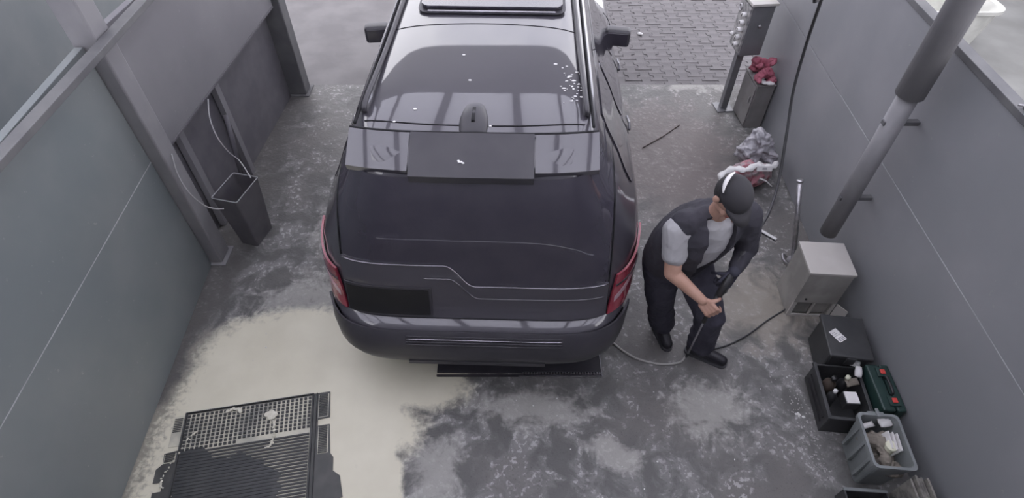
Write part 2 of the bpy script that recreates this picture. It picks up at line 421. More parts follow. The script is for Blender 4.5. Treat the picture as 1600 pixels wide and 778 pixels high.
# neighbouring bays on either side
tag(bx('apron_next', 'nfloor', (4.5, 7.4, YB+.001, 12.5, -.14, -.002)), kind='structure')
tag(bx('floor_next_left', 'recess', (-4.9, -2.64, -1, YB, -.12, 0)), kind='structure')
tag(bx('wall_far_left', 'wall_l', (-4.98, -4.9, -1, 8.2, 0, 4.3)), kind='structure')
tag(bx('floor_next_right', 'nfloor', (2.81, 7.4, -1, YB, -.12, .0)), kind='structure')
tag(bx('wall_far_right', 'rear', (7.4, 7.5, -1, 9.5, 0, 2.6)), kind='structure')

# ================================================================== CAR
car = thing('car', 'dark sport utility car with open sunroof parked nose outwards in the wash bay', 'car', (-.225, 1.955, 0), radians(-1.8))
TAB = [  # z, half width, rear y, front y
    (.30, .90, .22, 4.78), (.36, .955, .09, 4.86), (.44, .985, .02, 4.93), (.52, 1.01, .0, 4.95), (.62, 1.02, .004, 4.95),
    (.70, 1.03, .03, 4.94), (.735, 1.045, .055, 4.93), (.76, 1.055, .115, 4.92), (.84, 1.062, .15, 4.90), (.95, 1.065, .175, 4.86), (1.04, 1.055, .19, 4.78),
    (1.09, 1.035, .205, 4.55), (1.14, 1.005, .215, 4.10), (1.19, .97, .225, 3.75), (1.30, .915, .245, 3.60), (1.45, .85, .275, 3.40),
    (1.60, .77, .31, 3.19), (1.70, .728, .345, 3.03), (1.76, .70, .375, 2.93), (1.795, .684, .43, 2.88), (1.826, .664, .51, 2.84)]
NS = 6.6
def row(z):
    z = max(TAB[0][0], min(TAB[-1][0], z))
    for a, b in zip(TAB, TAB[1:]):
        if z <= b[0]:
            k = (z-a[0])/(b[0]-a[0]); return [a[i]+(b[i]-a[i])*k for i in (1, 2, 3)]
def spt(th, z, off=0.):
    """body surface; th = 0 at the rear centre, pi/2 at the right side, pi at the front"""
    w, yr, yf = row(z); w += off; yr -= off; yf += off; yc = (yr+yf)/2; L = (yf-yr)/2; s, c = sin(th), cos(th)
    return Vector((w*math.copysign(abs(s)**(2/NS), s), yc - L*math.copysign(abs(c)**(2/NS), c), z))
def thx(x, z):
    w = row(z)[0]; return math.copysign(asin(min(1, abs(x)/w)**(NS/2)), x)
def thy(y, z, side=1):
    w, yr, yf = row(z); yc = (yr+yf)/2; L = (yf-yr)/2
    c = (yc-y)/L; c = math.copysign(min(1, abs(c))**(NS/2), c); return side*math.acos(c)
THS = []
for k in range(16): THS.append(thx(.97*k/15*1.0, .95) if k < 15 else None)
def theta_list():
    out = []
    xs = [i/14*.93 for i in range(15)]
    q = [asin(x**3) for x in xs]                         # rear quarter
    q += [q[-1] + (1.22-q[-1])*i/4 for i in range(1, 5)]
    ys = [i/12 for i in range(12)]                       # side, even in y
    lim = cos(1.22)**(1/3)
    side = [math.acos((lim*(1-y))**3) for y in ys][1:]
    half = q + side
    half = half + [pi/2] + [pi-v for v in reversed(half)]
    return half + [-v for v in reversed(half[1:-1])]
TH = theta_list()
bm = bmesh.new(); rings = [[spt(t, r[0]) for t in TH] for r in TAB]
z0, (w0, yr0, yf0) = 1.826, row(1.826); yc0 = (yr0+yf0)/2
for s in (.985, .96, .92, .86, .78, .68, .56, .42, .28, .14, .04):
    rings.append([Vector((spt(t, z0).x*s, yc0 + (spt(t, z0).y-yc0)*s, z0 + .050*(1-s**7.5))) for t in TH])
ROOFP = 7.5
def roofz(x, y):
    s = max(abs(x)/w0, abs(y-yc0)/((yf0-yr0)/2)); s = ((abs(x)/w0)**NS + (abs(y-yc0)/((yf0-yr0)/2))**NS)**(1/NS)
    return z0 + .050*(1-min(1, s)**7.5)
loft(bm, rings)
body = link('body', bm, 'paint', car, True)
# wheel wells
for wy in (1.02, 3.98):
    cb = bmesh.new()
    cyl(cb, (-1.2, wy, .38), .43, .50, 32, axis=(1, 0, 0)); cyl(cb, (.70, wy, .38), .43, .50, 32, axis=(1, 0, 0))
    c = link('well_cutter', cb, 'seamc'); md = body.modifiers.new('well', 'BOOLEAN'); md.object = c; md.operation = 'DIFFERENCE'; md.solver = 'EXACT'
    body.parent = None
    dg = bpy.context.evaluated_depsgraph_get(); me = bpy.data.meshes.new_from_object(body.evaluated_get(dg))
    body.modifiers.clear(); body.data = me; bpy.data.objects.remove(c); body.parent = car
for p in body.data.polygons: p.use_smooth = True
body.data.materials.clear(); body.data.materials.append(M['paint'])
for p in body.data.polygons: p.material_index = 0
body.modifiers.new('edge', 'EDGE_SPLIT').split_angle = radians(42)

def patch(name, m, grid, th=.008, parent=car, smooth=True):
    """GRID[row][col] of points lying on the body; thickened inwards into a closed shell"""
    bm = bmesh.new(); V = [[bm.verts.new(p) for p in r] for r in grid]
    for i in range(len(V)-1):
        for j in range(len(V[0])-1): bm.faces.new((V[i][j], V[i][j+1], V[i+1][j+1], V[i+1][j]))
    o = link(name, bm, m, parent, smooth)
    s = o.modifiers.new('thick', 'SOLIDIFY'); s.thickness = th; s.offset = 0
    e = o.modifiers.new('edge', 'EDGE_SPLIT'); e.split_angle = radians(40)
    return o
def rear_patch(name, m, x0, x1, zb, zt, off, nx=24, nz=10, th=.008, ramp=None, **k):
    g = []
    for j in range(nz+1):
        r = []
        for i in range(nx+1):
            x = x0 + (x1-x0)*i/nx; a, b = (f(x) if callable(f) else f for f in (zb, zt)); z = a + (b-a)*j/nz
            r.append(spt(thx(x, z), z, off))
        g.append(r)
    return patch(name, m, g, th, **k)
def step_line(x):    # the asymmetric foot of the rear glass, high on the plate side
    k = min(1, max(0, (x + .17)/.17)); k = k*k*(3-2*k); return 1.155 - .145*k
def step_line2(x):
    k = min(1, max(0, (x + .15)/.17)); k = k*k*(3-2*k); return 1.06 - .145*k
tg = thing('tailgate', None, None); tg.parent = car
rear_patch('rear_window', 'glass', -.775, .775, step_line, 1.70, .006, 40, 14, parent=tg)
low = rear_patch('lower_panel', 'paint', -.785, .785, .775, step_line, .014, 60, 10, .014, parent=tg)
tb('crease_trim', 'chrome', [spt(thx(x, step_line(x)), step_line(x), .021) for x in [-.77 + 1.54*i/80 for i in range(81)]], .0028, tg, 6)
tb('crease', 'paint', [spt(thx(x, step_line2(x)), step_line2(x), .020) for x in [-.30 + 1.06*i/60 for i in range(61)]], .005, tg, 6)
for s in (-1, 1):
    tb('panel_gap', 'seamc', [spt(thx(s*(.80+.0*k), z), z, .002) for k, z in enumerate([.76 + .94*i/30 for i in range(31)])], .005, car, 6)
tb('panel_gap', 'seamc', [spt(thx(x, .765), .765, .003) for x in [-.8 + 1.6*i/30 for i in range(31)]], .006, car, 6)
# number plate (blank) in its recess, left of centre
g = []
px0, px1, pz0, pz1 = -.76, -.27, .80, .985
rear_patch('plate_holder', 'trimb', px0-.012, px1+.012, pz0-.012, pz1+.012, .026, 16, 4, .008, parent=tg)
rear_patch('number_plate', 'plate', px0, px1, pz0, pz1, .032, 16, 4, .004, parent=tg)['label'] = 'plain black number plate'
# tail lamps wrap the corners
for s in (-1, 1):
    g = []
    for j in range(9):
        z = .765 + .27*j/8; x_in = .80 + .005*j; outer = .30 + .42*(j/8)**.6; r = []
        t0 = thx(x_in, z); t1 = thy(outer, z)
        for i in range(13): r.append(spt(s*(t0 + (t1-t0)*i/12), z, .010))
        g.append(r)
    lp = patch('tail_lamp', 'lamp', g, .014)
    g = []
    for j in range(3):
        r = []
        for i in range(13):
            zz = .835 + .10*(i/12) + .02*j; t0 = thx(.835, zz); t1 = thy(.42, zz); r.append(spt(s*(t0 + (t1-t0)*i/12), zz, .016))
        g.append(r)
    patch('lamp_strip', 'lampc', g, .004, parent=lp)
    g = []
    for j in range(2):
        r = []
        for i in range(13):
            zz = .955 + .012*j; t0 = thx(.835, zz); t1 = thy(.52, zz); r.append(spt(s*(t0 + (t1-t0)*i/12), zz, .017))
        g.append(r)
    patch('lamp_rib', 'trimb', g, .004, parent=lp)
# bumper: skirt, loading lip with ribs, tow cover, reflectors
def bump_patch(name, m, z0, z1, xm, off, th, nz=8):
    g = []
    for j in range(nz+1):
        z = z0 + (z1-z0)*j/nz; t1 = thx(xm, z)
        g.append([spt(-t1 + 2*t1*i/40 if False else math.copysign(thx(abs(-xm + 2*xm*i/40), z), -xm + 2*xm*i/40), z, off + .01*sin(pi*j/nz)) for i in range(41)])
    return patch(name, m, g, th)
bmp = bump_patch('rear_bumper', 'trimb', .37, .725, .955, .016, .014, 12)
for k in range(4):
    zz = .705 - k*.018
    tb('bumper_rib', 'chrome' if k == 1 else 'trimb', [spt(thx(x, zz), zz, .028 + k*.002) for x in [-.42 + .94*i/30 for i in range(31)]], .0035, bmp, 6)  # second rib in bright metal stands in for a highlight line
bump_patch('skid_panel', 'trimb', .40, .47, .42, .034, .008, 2).parent = bmp
# spoiler and roof rear edge
def slab(name, m, x0, x1, y0, y1, zf, th, parent=car, nx=16, ny=5, curve=.07):
    bm = bmesh.new(); T = []; B = []
    for j in range(ny+1):
        rt = []; rb = []
        for i in range(nx+1):
            x = x0 + (x1-x0)*i/nx; y = y0 + (y1-y0)*j/ny + curve*(abs(x)/.66)**3
            z = zf(x, (j/ny)); rt.append(bm.verts.new((x, y, z))); rb.append(bm.verts.new((x, y + .012*(1-j/ny), z-th)))
        T.append(rt); B.append(rb)
    for j in range(ny):
        for i in range(nx):
            bm.faces.new((T[j][i], T[j][i+1], T[j+1][i+1], T[j+1][i])); bm.faces.new((B[j][i], B[j+1][i], B[j+1][i+1], B[j][i+1]))
    for i in range(nx):
        bm.faces.new((T[0][i], B[0][i], B[0][i+1], T[0][i+1])); bm.faces.new((T[ny][i], T[ny][i+1], B[ny][i+1], B[ny][i]))
    for j in range(ny):
        bm.faces.new((T[j][0], T[j+1][0], B[j+1][0], B[j][0])); bm.faces.new((T[j][nx], B[j][nx], B[j+1][nx], T[j+1][nx]))
    o = link(name, bm, m, parent, True); e = o.modifiers.new('edge', 'EDGE_SPLIT'); e.split_angle = radians(35); return o
sp = thing('spoiler', None, None); sp.parent = car
zs = lambda x, k: 1.752 + .103*k - .025*(abs(x)/.66)**2.5
slab('spoiler_side', 'paint', -.675, -.335, .330, .520, zs, .04, sp)
slab('spoiler_side', 'paint', .335, .675, .330, .520, zs, .04, sp)
slab('spoiler_centre', 'trimb', -.328, .328, .30, .520, lambda x, k: zs(x, (.22*k-.03)/.19)+.006, .05, sp)['label'] = 'darker raised middle of the spoiler'
tb('panel_gap', 'seamc', [(x, .526 + .07*(abs(x)/.66)**3, zs(x, 1)+.002) for x in [-.67 + 1.34*i/24 for i in range(25)]], .006, car, 6)
# raised rear strip of the roof, then a gap
tb('panel_gap', 'seamc', [(x, .60 + .07*(abs(x)/.66)**3, roofz(x, .60 + .07*(abs(x)/.66)**3) + .001) for x in [-.60 + 1.2*i/24 for i in range(25)]], .004, car, 6)
# seam across the roof and the sunroof
tb('panel_gap', 'seamc', [(x, 1.68 - .07*(abs(x)/.6)**2, roofz(x, 1.6) + .0) for x in [-.60 + 1.2*i/24 for i in range(25)]], .0035, car, 6)
def rounded(x0, x1, y0, y1, r, n=6):
    out = []
    for cx, cy, a in ((x1-r, y1-r, 0), (x0+r, y1-r, 90), (x0+r, y0+r, 180), (x1-r, y0+r, 270)):
        for k in range(n+1): t = radians(a + 90*k/n); out.append((cx + r*cos(t), cy + r*sin(t)))
    return out
sr = thing('sunroof', None, None); sr.parent = car
bm = bmesh.new(); prism(bm, rounded(-.47, .53, 1.80, 2.55, .08), 1.884, 1.889); link('sunroof_frame', bm, 'trimb', sr)
bm = bmesh.new(); prism(bm, rounded(-.45, .51, 1.845, 2.53, .06), 0, .02, Matrix.Translation((0, 0, 1.895)))
link('sunroof_glass', bm, 'glass', sr, bevel=.004)
bm = bmesh.new(); box(bm, -.40, .46, 1.805, 1.822, 1.888, 1.900); link('wind_deflector', bm, 'chrome', sr, bevel=.003)
# roof rails
for s in (-1, 1):
    pts = [(s*.615, .72, roofz(.615, .80)+.0), (s*.61, .80, roofz(.61, .85)+.035), (s*.60, 1.4, 1.868), (s*.595, 2.2, 1.868), (s*.59, 2.60, 1.86), (s*.585, 2.68, 1.82)]
    bm = bmesh.new(); tube(bm, spline(pts, 6), .016, 8); link('roof_rail', bm, 'trimb', car, True)
    tb('drip_channel', 'seamc', [(s*.645, y, z0 + .015) for y in (.62, 1.0, 1.6, 2.2, 2.6)], .009, car, 6)
# shark fin antenna pod
bm = bmesh.new()
rings = []
for k, (yy, w, h) in enumerate(((.53, .050, .012), (.55, .072, .03), (.60, .080, .045), (.65, .078, .05), (.71, .066, .042), (.76, .05, .022), (.78, .03, .008))):
    zb = 1.835 + (yy-.5)*.10
    rings.append([Vector((w*cos(t), yy, zb + h*max(-.3, sin(t)))) for t in [2*pi*i/24 for i in range(24)]])
loft(bm, rings); pod = link('antenna_pod', bm, 'trimb', car, True)
bm = bmesh.new(); box(bm, -.009, .009, .585, .70, 1.880, 1.899); link('antenna_fin', bm, 'seamc', pod, True)
# side windows, doors, mirrors, wheels, windscreen, front
def side_patch(name, m, y0, y1, z0_, z1_, s, off=.005, ny=16, nz=8, parent=car, skew=0.):
    g = []
    for j in range(nz+1):
        z = z0_ + (z1_-z0_)*j/nz
        g.append([spt(thy(y0 + (y1-y0)*i/ny - skew*(z-z0_), z, s), z, off) for i in range(ny+1)])
    return patch(name, m, g, .006, parent)
for s in (-1, 1):
    side_patch('side_window', 'glass', .95, 1.62, 1.17, 1.70, s); side_patch('side_window', 'glass', 1.70, 2.48, 1.17, 1.70, s)
    side_patch('side_window', 'glass', 2.56, 3.20, 1.17, 1.70, s, skew=.62)
    for y in (1.66, 2.52, 3.35):
        tb('door_gap', 'seamc', [spt(thy(y, z, s), z, .001) for z in [.50 + .66*i/12 for i in range(13)]], .004, car, 6)
    tb('sill_trim', 'trimb', [spt(thy(y, .42, s), .42, .01) for y in [1.5 + 2.0*i/12 for i in range(13)]], .028, car, 8)
    for y in (1.78, 2.64):
        p = spt(thy(y, .99, s), .99, .022); q = spt(thy(y+.17, .99, s), .99, .022); tb('door_handle', 'paint', [p, (p+q)/2 + Vector((s*.008, 0, 0)), q], .012, car, 8)
    mh = thing('door_mirror', None, None); mh.parent = car
    bm = bmesh.new(); box(bm, -.11, .11, -.06, .06, -.075, .075, Matrix.Translation((s*1.075, 2.93, 1.15)) @ Matrix.Rotation(s*radians(-8), 4, 'Z'))
    h = link('mirror_housing', bm, 'trimb', mh); b_ = h.modifiers.new('b', 'BEVEL'); b_.width = .03; b_.segments = 4
    for p in h.data.polygons: p.use_smooth = True
    bm = bmesh.new(); box(bm, -.09, .09, -.066, -.060, -.055, .055, Matrix.Translation((s*1.075, 2.93, 1.15)) @ Matrix.Rotation(s*radians(-8), 4, 'Z')); link('mirror_glass', bm, 'glass', mh, bevel=.004)
    tb('mirror_arm', 'trimb', [(s*.93, 3.0, 1.14), (s*1.03, 2.97, 1.12)], .022, mh, 8)
    for wy in (1.02, 3.98):
        w = thing('wheel', None, None, (s*.90, wy, .376)); w.parent = car
        bm = bmesh.new(); prof = [(.28, -.11), (.34, -.125), (.37, -.10), (.376, 0), (.37, .10), (.34, .125), (.28, .11)]
        R = [[bm.verts.new((px, r*cos(2*pi*k/36), r*sin(2*pi*k/36))) for r, px in prof] for k in range(36)]
        for k in range(36):
            for i in range(len(prof)): bm.faces.new((R[k][i], R[k][(i+1) % 7], R[(k+1) % 36][(i+1) % 7], R[(k+1) % 36][i]))
        link('tyre', bm, 'tyre', w, True)
        bm = bmesh.new(); cyl(bm, (s*.03, 0, 0), .07, s*.06, 20, axis=(1, 0, 0)); tube(bm, [(-.10, 0, 0), (.10, 0, 0)], .05, 16)
        for k in range(7):
            a = 2*pi*k/7; tube(bm, [(s*.07, .05*cos(a), .05*sin(a)), (s*.075, .275*cos(a), .275*sin(a))], [.028, .02], 6)
        Rr = [[bm.verts.new((px, r*cos(2*pi*k/36), r*sin(2*pi*k/36))) for r, px in ((.285, -.10), (.285, .10), (.262, .10), (.262, -.10))] for k in range(36)]
        for k in range(36):
            for i in range(4): bm.faces.new((Rr[k][i], Rr[k][(i+1) % 4], Rr[(k+1) % 36][(i+1) % 4], Rr[(k+1) % 36][i]))
        link('rim', bm, 'rim', w)
g = []
for j in range(9):
    z = 1.23 + .49*j/8; w = row(z)[0]*.86
    g.append([(lambda p: p)(spt(pi - math.copysign(thx(abs(x), z), x), z, .005)) for x in [-w + 2*w*i/20 for i in range(21)]])
patch('windscreen', 'glass', g)
g = []
for j in range(4):
    z = .60 + .16*j/3; g.append([spt(pi - math.copysign(thx(abs(x), z), x), z, .008) for x in [-.55 + 1.1*i/14 for i in range(15)]])
patch('radiator_grille', 'trimb', g)
for s in (-1, 1):
    g = []
    for j in range(4):
        z = .80 + .12*j/3; a, b = thx(.55, z), thy(row(z)[1] + .5, z); g.append([spt(s*(pi - (a + (b-a)*i/10)), z, .008) for i in range(11)])
    patch('headlamp', 'lampc', g)

# splashes of foam on the roof by the right rail
bm = bmesh.new(); rs = random.Random(5)
car_foam = []
for k in range(46):
    x = .545 + rs.gauss(0, .045); y = 1.02 + rs.gauss(0, .07) - (x-.5)*.6
    if x > .62: continue
    r = rs.uniform(.002, .008); ellipsoid(bm, (x, y, roofz(x, y)+.001), r*rs.uniform(1, 2.2), r, .002, seg=6)
for x, y in ((-.05, 1.0), (-.06, .55), (-.43, .62), (-.33, .72), (.09, .60), (-.11, 1.28)):
    ellipsoid(bm, (x, y, roofz(x, y)+.002), .011, .007, .003, seg=8)
fo = tag(link('foam_flecks', bm, 'white', None, True), 'white foam flecks splashed on the car roof beside the rail', 'foam', kind='stuff')
fo.parent = car; del fo['category']; del fo['label']
bm = bmesh.new(); rs = random.Random(11)
for k in range(6): ellipsoid(bm, (-.05 + rs.uniform(-.016, .016), .375 + rs.uniform(-.008, .008), 1.782 + rs.uniform(-.001, .003)), .008, .006, .005, seg=8)
fo = tag(link('foam_blob', bm, 'white', None, True), 'small white foam blob on the middle of the car spoiler', 'foam', kind='stuff'); fo.parent = car; del fo['category']; del fo['label']

# ================================================================== FLOOR GRATE UNDER THE BUMPER
g0 = at(683, 585, z=0); g1 = at(940, 589, z=0)
gx0, gx1, gy0 = g0.x, g1.x, g1.y; gl = gx1-gx0
t = thing('drain_grate', 'black drain grate on the floor under the rear bumper of the car', 'drain', ((gx0+gx1)/2, gy0, 0))
bx('plate', 'grate', (-gl/2, gl/2, .03, .62, .001, .016), t, bevel=.003)
bx('edge_angle', 'grate', (-gl/2, gl/2, 0, .008, .0005, .022), t)
bx('edge_angle', 'chrome', (gl/2-.004, gl/2+.004, -.002, .62, .0005, .02), t)['label'] = 'bright worn steel edge'
for k in range(28):
    x = gl/2 - .012 - k*.0205
    if k == 0: bar0 = bx('bar', 'steel', (x-.004, x+.004, .008, .03, .002, .017), t)
    else: b = bar0.copy(); COL.objects.link(b); b.parent = t; b.location.x = -k*.0205
bx('front_lip', 'steel', (gl/2-.60, gl/2, -.006, 0, .0005, .018), t)

# ================================================================== RUBBER MAT
c00 = at(292, 643, z=.02); c10 = at(489, 620, z=.02); c11 = at(512, 778, z=.02); c01 = at(290, 778, z=.02)
ex = (c10-c00); wid = ex.length*.985; mid = (c00+c10)/2; rotm = radians(10.0); c00 = mid - Vector((cos(rotm), sin(rotm), 0))*wid/2
mt_ = thing('rubber_mat', 'black ribbed rubber mat with a studded field lying in the soap pool', 'mat', (c00.x, c00.y, 0), rotm)
LEN = .86
bm = bmesh.new()
pl = [(-.012, .012), (wid+.120, .012), (wid+.125, -.185), (wid+.045, -.19), (wid+.045, -.235), (wid+.125, -.235), (wid+.135, -.44), (wid+.155, -.47), (wid+.155, -.56), (wid+.20, -.60), (wid+.22, -.74), (wid+.03, -.76), (wid+.03, -LEN), (-.04, -LEN), (-.05, -.56), (-.12, -.56), (-.12, -.51), (-.07, -.51), (-.07, -.45), (-.13, -.45), (-.13, -.36), (-.095, -.33), (-.10, -.26), (-.012, -.25)]
prism(bm, pl, .0008, .008); link('base', bm, 'rubmid', mt_, bevel=.002)
for d in ((.004, wid-.004, -LEN, -.004), (wid+.044, wid+.114, -.178, -.004), (wid+.050, wid+.118, -.435, -.243), (-.092, -.020, -.33, -.266)):
    bx('soap_film', 'soap', (*d, .0082, .0092), mt_)['label'] = 'pale soap film in the wells'
for d in ((-.012, wid+.012, .004, .012), (-.012, -.002, -LEN, .012), (wid+.002, wid+.012, -LEN, .012), (wid+.03, wid+.036, -.82, .012)):
    bx('rim', 'matrub', (d[0], d[1], d[2], d[3], .006, .02), mt_, bevel=.002)
NX, NY = 28, 10
sx = wid/NX; gy = .265/NY
stud0 = None
for j in range(NY):
    for i in range(NX):
        if j == NY-1 and 12 <= i: continue
        x, y = (i+.5)*sx, -.006-(j+.5)*gy
        if stud0 is None:
            bm = bmesh.new(); a = sx*.29; box(bm, -a, a, -gy*.30, gy*.30, .006, .018); stud0 = o = link('stud', bm, 'matrub', mt_)
        else: o = stud0.copy(); COL.objects.link(o); o.parent = mt_
        o.location = (x, y, 0)
rib0 = None
for k in range(27):
    y = -.285 - k*.0215
    if rib0 is None: rib0 = o = bx('rib', 'matrub', (.006, wid-.006, -.006, .006, .006, .018), mt_)
    else: o = rib0.copy(); COL.objects.link(o); o.parent = mt_
    o.location = (0, y, 0)
for (xa, xb, ya, nb) in ((wid+.050, wid+.108, -.008, 14), (wid+.056, wid+.112, -.245, 16), (-.086, -.026, -.268, 5)):
    for k in range(nb): 
        bm = bmesh.new(); box(bm, xa, xb, ya-.012*k-.007, ya-.012*k, .006, .016); o = link('rung', bm, 'matrub', mt_)
bx('pale_tab', 'soap', (-.085, -.016, -.22, .0, .0008, .006), mt_, bevel=.002)['label'] = 'side tab covered in cream soap'
for k in range(8): bx('rung', 'matrub', (-.078, -.026, -.020-.013*k-.006, -.020-.013*k, .005, .010), mt_)
# smooth wet film over the middle
bm = bmesh.new(); pl = []
for k in range(120):
    a = 2*pi*k/120; r = 1 + .05*sin(3*a+1) + .05*sin(7*a) + .04*sin(17*a+2) + .03*sin(29*a)
    c_, s_ = cos(a), sin(a); q_ = (abs(c_)**3.4 + abs(s_)**3.4)**(-1/3.4)
    pl.append((min(wid*.86, max(.006, wid*.38 + wid*.40*r*q_*c_ + .10*max(0, s_)*-1)), max(-LEN, -.62 + .28*r*q_*s_ + (.07 if c_ < 0 and s_ > 0 else 0))))
prism(bm, pl, .0090, .0135); link('wet_film', bm, 'rubwet', mt_)['label'] = 'dark sheet of standing water'
def clot(name, pts, r, label, z=.022):
    bm = bmesh.new(); rr = random.Random(len(pts))
    P = spline([Vector((x, y, z)) for x, y in pts], 5)
    for p in P: ellipsoid(bm, p + Vector((rr.uniform(-.006, .006), rr.uniform(-.006, .006), 0)), r*rr.uniform(.6, 1.3), r*rr.uniform(.5, 1.2), .004, seg=8)
    o = remesh(name, bm, 'soapp', None, .003, 2); o.location = mt_.location; o.rotation_euler = (0, 0, rotm); tag(o, label, 'foam', kind='stuff'); return o
clot('foam_streak', [(wid*.66, -.10), (wid*.70, -.13), (wid*.71, -.19), (wid*.72, -.26), (wid*.70, -.32), (wid*.66, -.345)], .010, 'cream foam streak trailing down the right half of the rubber mat')
clot('foam_clump', [(wid*.65, -.10), (wid*.68, -.09), (wid*.70, -.115), (wid*.67, -.13)], .022, 'round cream foam clump on the mat studs')
clot('foam_patch', [(wid*.32, -.03), (wid*.37, -.015), (wid*.42, -.035), (wid*.43, -.05)], .012, 'small cream foam patch near the top edge of the mat')
clot('foam_line', [(wid*.04, -.20), (wid*.10, -.15), (wid*.0, -.28), (-.05, -.38), (-.075, -.46), (-.05, -.50)], .008, 'cream foam line over the left corner of the mat')

# ================================================================== PERSON
per = thing('person', 'person in black vest and white t-shirt bending over a spray lance', 'person', (1.22, 2.36, 0))
P0 = Vector(per.location)
def L(p): return Vector(p) - P0
hipc = L((1.07, 2.43, .93)); chest = L((1.13, 2.345, 1.26)); neck = L((1.15, 2.31, 1.44)); headc = L((1.150, 2.225, 1.63))
shR, elR, haR = L((.945, 2.27, 1.335)), L((.945, 2.17, 1.08)), L((1.125, 2.055, .965))
shL, elL, haL = L((1.345, 2.37, 1.35)), L((1.415, 2.33, 1.13)), L((1.32, 2.19, 1.06))
hpR, knR, anR, toR = L((.975, 2.43, .90)), L((1.03, 2.44, .50)), L((1.125, 2.47, .09)), L((1.155, 2.345, .04))
hpL, knL, anL, toL = L((1.16, 2.43, .90)), L((1.34, 2.27, .50)), L((1.37, 2.28, .09)), L((1.525, 2.20, .04))
fw = Vector((.32, -.94, 0)).normalized(); rt = Vector((-fw.y*-1, 0, 0)); rt = Vector((fw.y, -fw.x, 0))   # to his right
up_t = (neck-hipc).normalized()
def oval(c, rx, ry, up=up_t, n=28):
    a = (rt - up*rt.dot(up)).normalized(); b = up.cross(a).normalized()
    return [c + a*cos(2*pi*k/n)*rx + b*sin(2*pi*k/n)*ry for k in range(n)]
def arm(bm, s, e, h, r0, r1, r2): capsule(bm, s, r0, e, r1, 16); capsule(bm, e, r1, h, r2, 16)
def hand(bm, w, d, side, curl=1.0, sc=1., flip=1):
    """palm from wrist W along D with SIDE towards the thumb, five bent fingers"""
    d = d.normalized(); side = (side - d*side.dot(d)).normalized(); n = d.cross(side).normalized()*flip   # n: back of the hand or palm
    palm_end = w + d*.085*sc
    for k in range(4):
        o = side*(.031 - k*.0205)*sc
        capsule(bm, w + d*.02*sc + o*.75, .0135*sc, palm_end + o, .0115*sc, 10)
    Ls = [(.040, .024, .02), (.044, .028, .021), (.041, .026, .02), (.032, .02, .018)]
    for k in range(4):
        p = palm_end + side*(.031 - k*.0205)*sc; dir_ = d.copy(); ang_ = 0
        for q, l_ in enumerate(Ls[k]):
            ang_ += radians((48, 62, 45)[q])*curl; dir_ = (d*cos(ang_) + n*sin(ang_)); p2 = p + dir_*l_*sc
            capsule(bm, p, (.0092, .0085, .0078)[q]*sc, p2, (.0085, .0078, .007)[q]*sc, 8); p = p2
    p = w + d*.03*sc + side*.028*sc; dir_ = (d*.55 + side*.6 + n*.5).normalized()
    for l_, r_ in ((.042, .013), (.032, .0105), (.026, .009)):
        p2 = p + dir_*l_*sc; capsule(bm, p, r_*sc, p2, r_*.88*sc, 8); p = p2; dir_ = (dir_ + n*.5 - side*.35).normalized()
# gun and lance line, used by both hands
gunA = L(at(1168, 383, z=1.16)); gunB = haL + Vector((.0, -.005, .0))
lanceTop = haL; lanceMid = haR + Vector((.02, -.015, -.03)); 
bm = bmesh.new()
Rh = Matrix.Rotation(atan2(fw.y, fw.x) + pi/2, 3, 'Z') @ Matrix.Rotation(radians(42), 3, 'X')
# torso, neck, legs, arms: one skin
loft(bm, [oval(hipc + up_t*(-.02), .15, .12), oval(hipc + up_t*.08, .165, .125), oval(chest + up_t*(-.08), .165, .13), oval(chest, .175, .13), oval(chest + up_t*.12, .165, .10), oval(neck + up_t*(-.02), .08, .07)])
capsule(bm, neck, .058, headc + Vector((0, .02, -.04)), .055)
capsule(bm, shR, .06, shL, .06)
arm(bm, shR, elR, haR, .062, .049, .030); arm(bm, shL, elL, haL, .062, .047, .030)
for a, b, c, d in ((hpR, knR, anR, toR), (hpL, knL, anL, toL)):
    capsule(bm, a, .095, b, .062); capsule(bm, b, .062, c, .042); capsule(bm, c, .042, d, .03)
hd = lambda v: headc + Rh @ Vector(v)
ellipsoid(bm, hd((0, .012, .02)), .077, .095, .105, Rh); ellipsoid(bm, hd((0, -.025, -.045)), .058, .066, .072, Rh)
capsule(bm, hd((0, -.092, .012)), .010, hd((0, -.118, -.022)), .015)                      # nose
ellipsoid(bm, hd((0, -.075, -.095)), .024, .02, .018, Rh)                                  # chin
for s in (-1, 1):
    ellipsoid(bm, hd((s*.080, .012, -.008)), .010, .020, .032, Rh)                         # ears
    capsule(bm, hd((s*.014, -.086, .03)), .009, hd((s*.05, -.074, .032)), .007)            # brows
    ellipsoid(bm, hd((s*.036, -.062, -.03)), .024, .024, .022, Rh)                         # cheeks
hand(bm, haR, (Vector((.55, -.35, -.55))), Vector((.5, .1, .6)), .72, 1.15, -1)
body_ = remesh('body', bm, 'skin', per, .005, 4, .4)
for s in (-1, 1):
    bm = bmesh.new(); ellipsoid(bm, hd((s*.031, -.080, .012)), .013, .010, .008, Rh, 12); e = link('eye', bm, 'eye', per, True)
    bm = bmesh.new(); ellipsoid(bm, hd((s*.031, -.0895, .010)), .0055, .002, .0055, Rh, 10); link('iris', bm, 'iris', e, True)
bm = bmesh.new(); ellipsoid(bm, hd((0, -.094, -.058)), .024, .008, .007, Rh, 12); link('mouth', bm, 'lips', per, True)
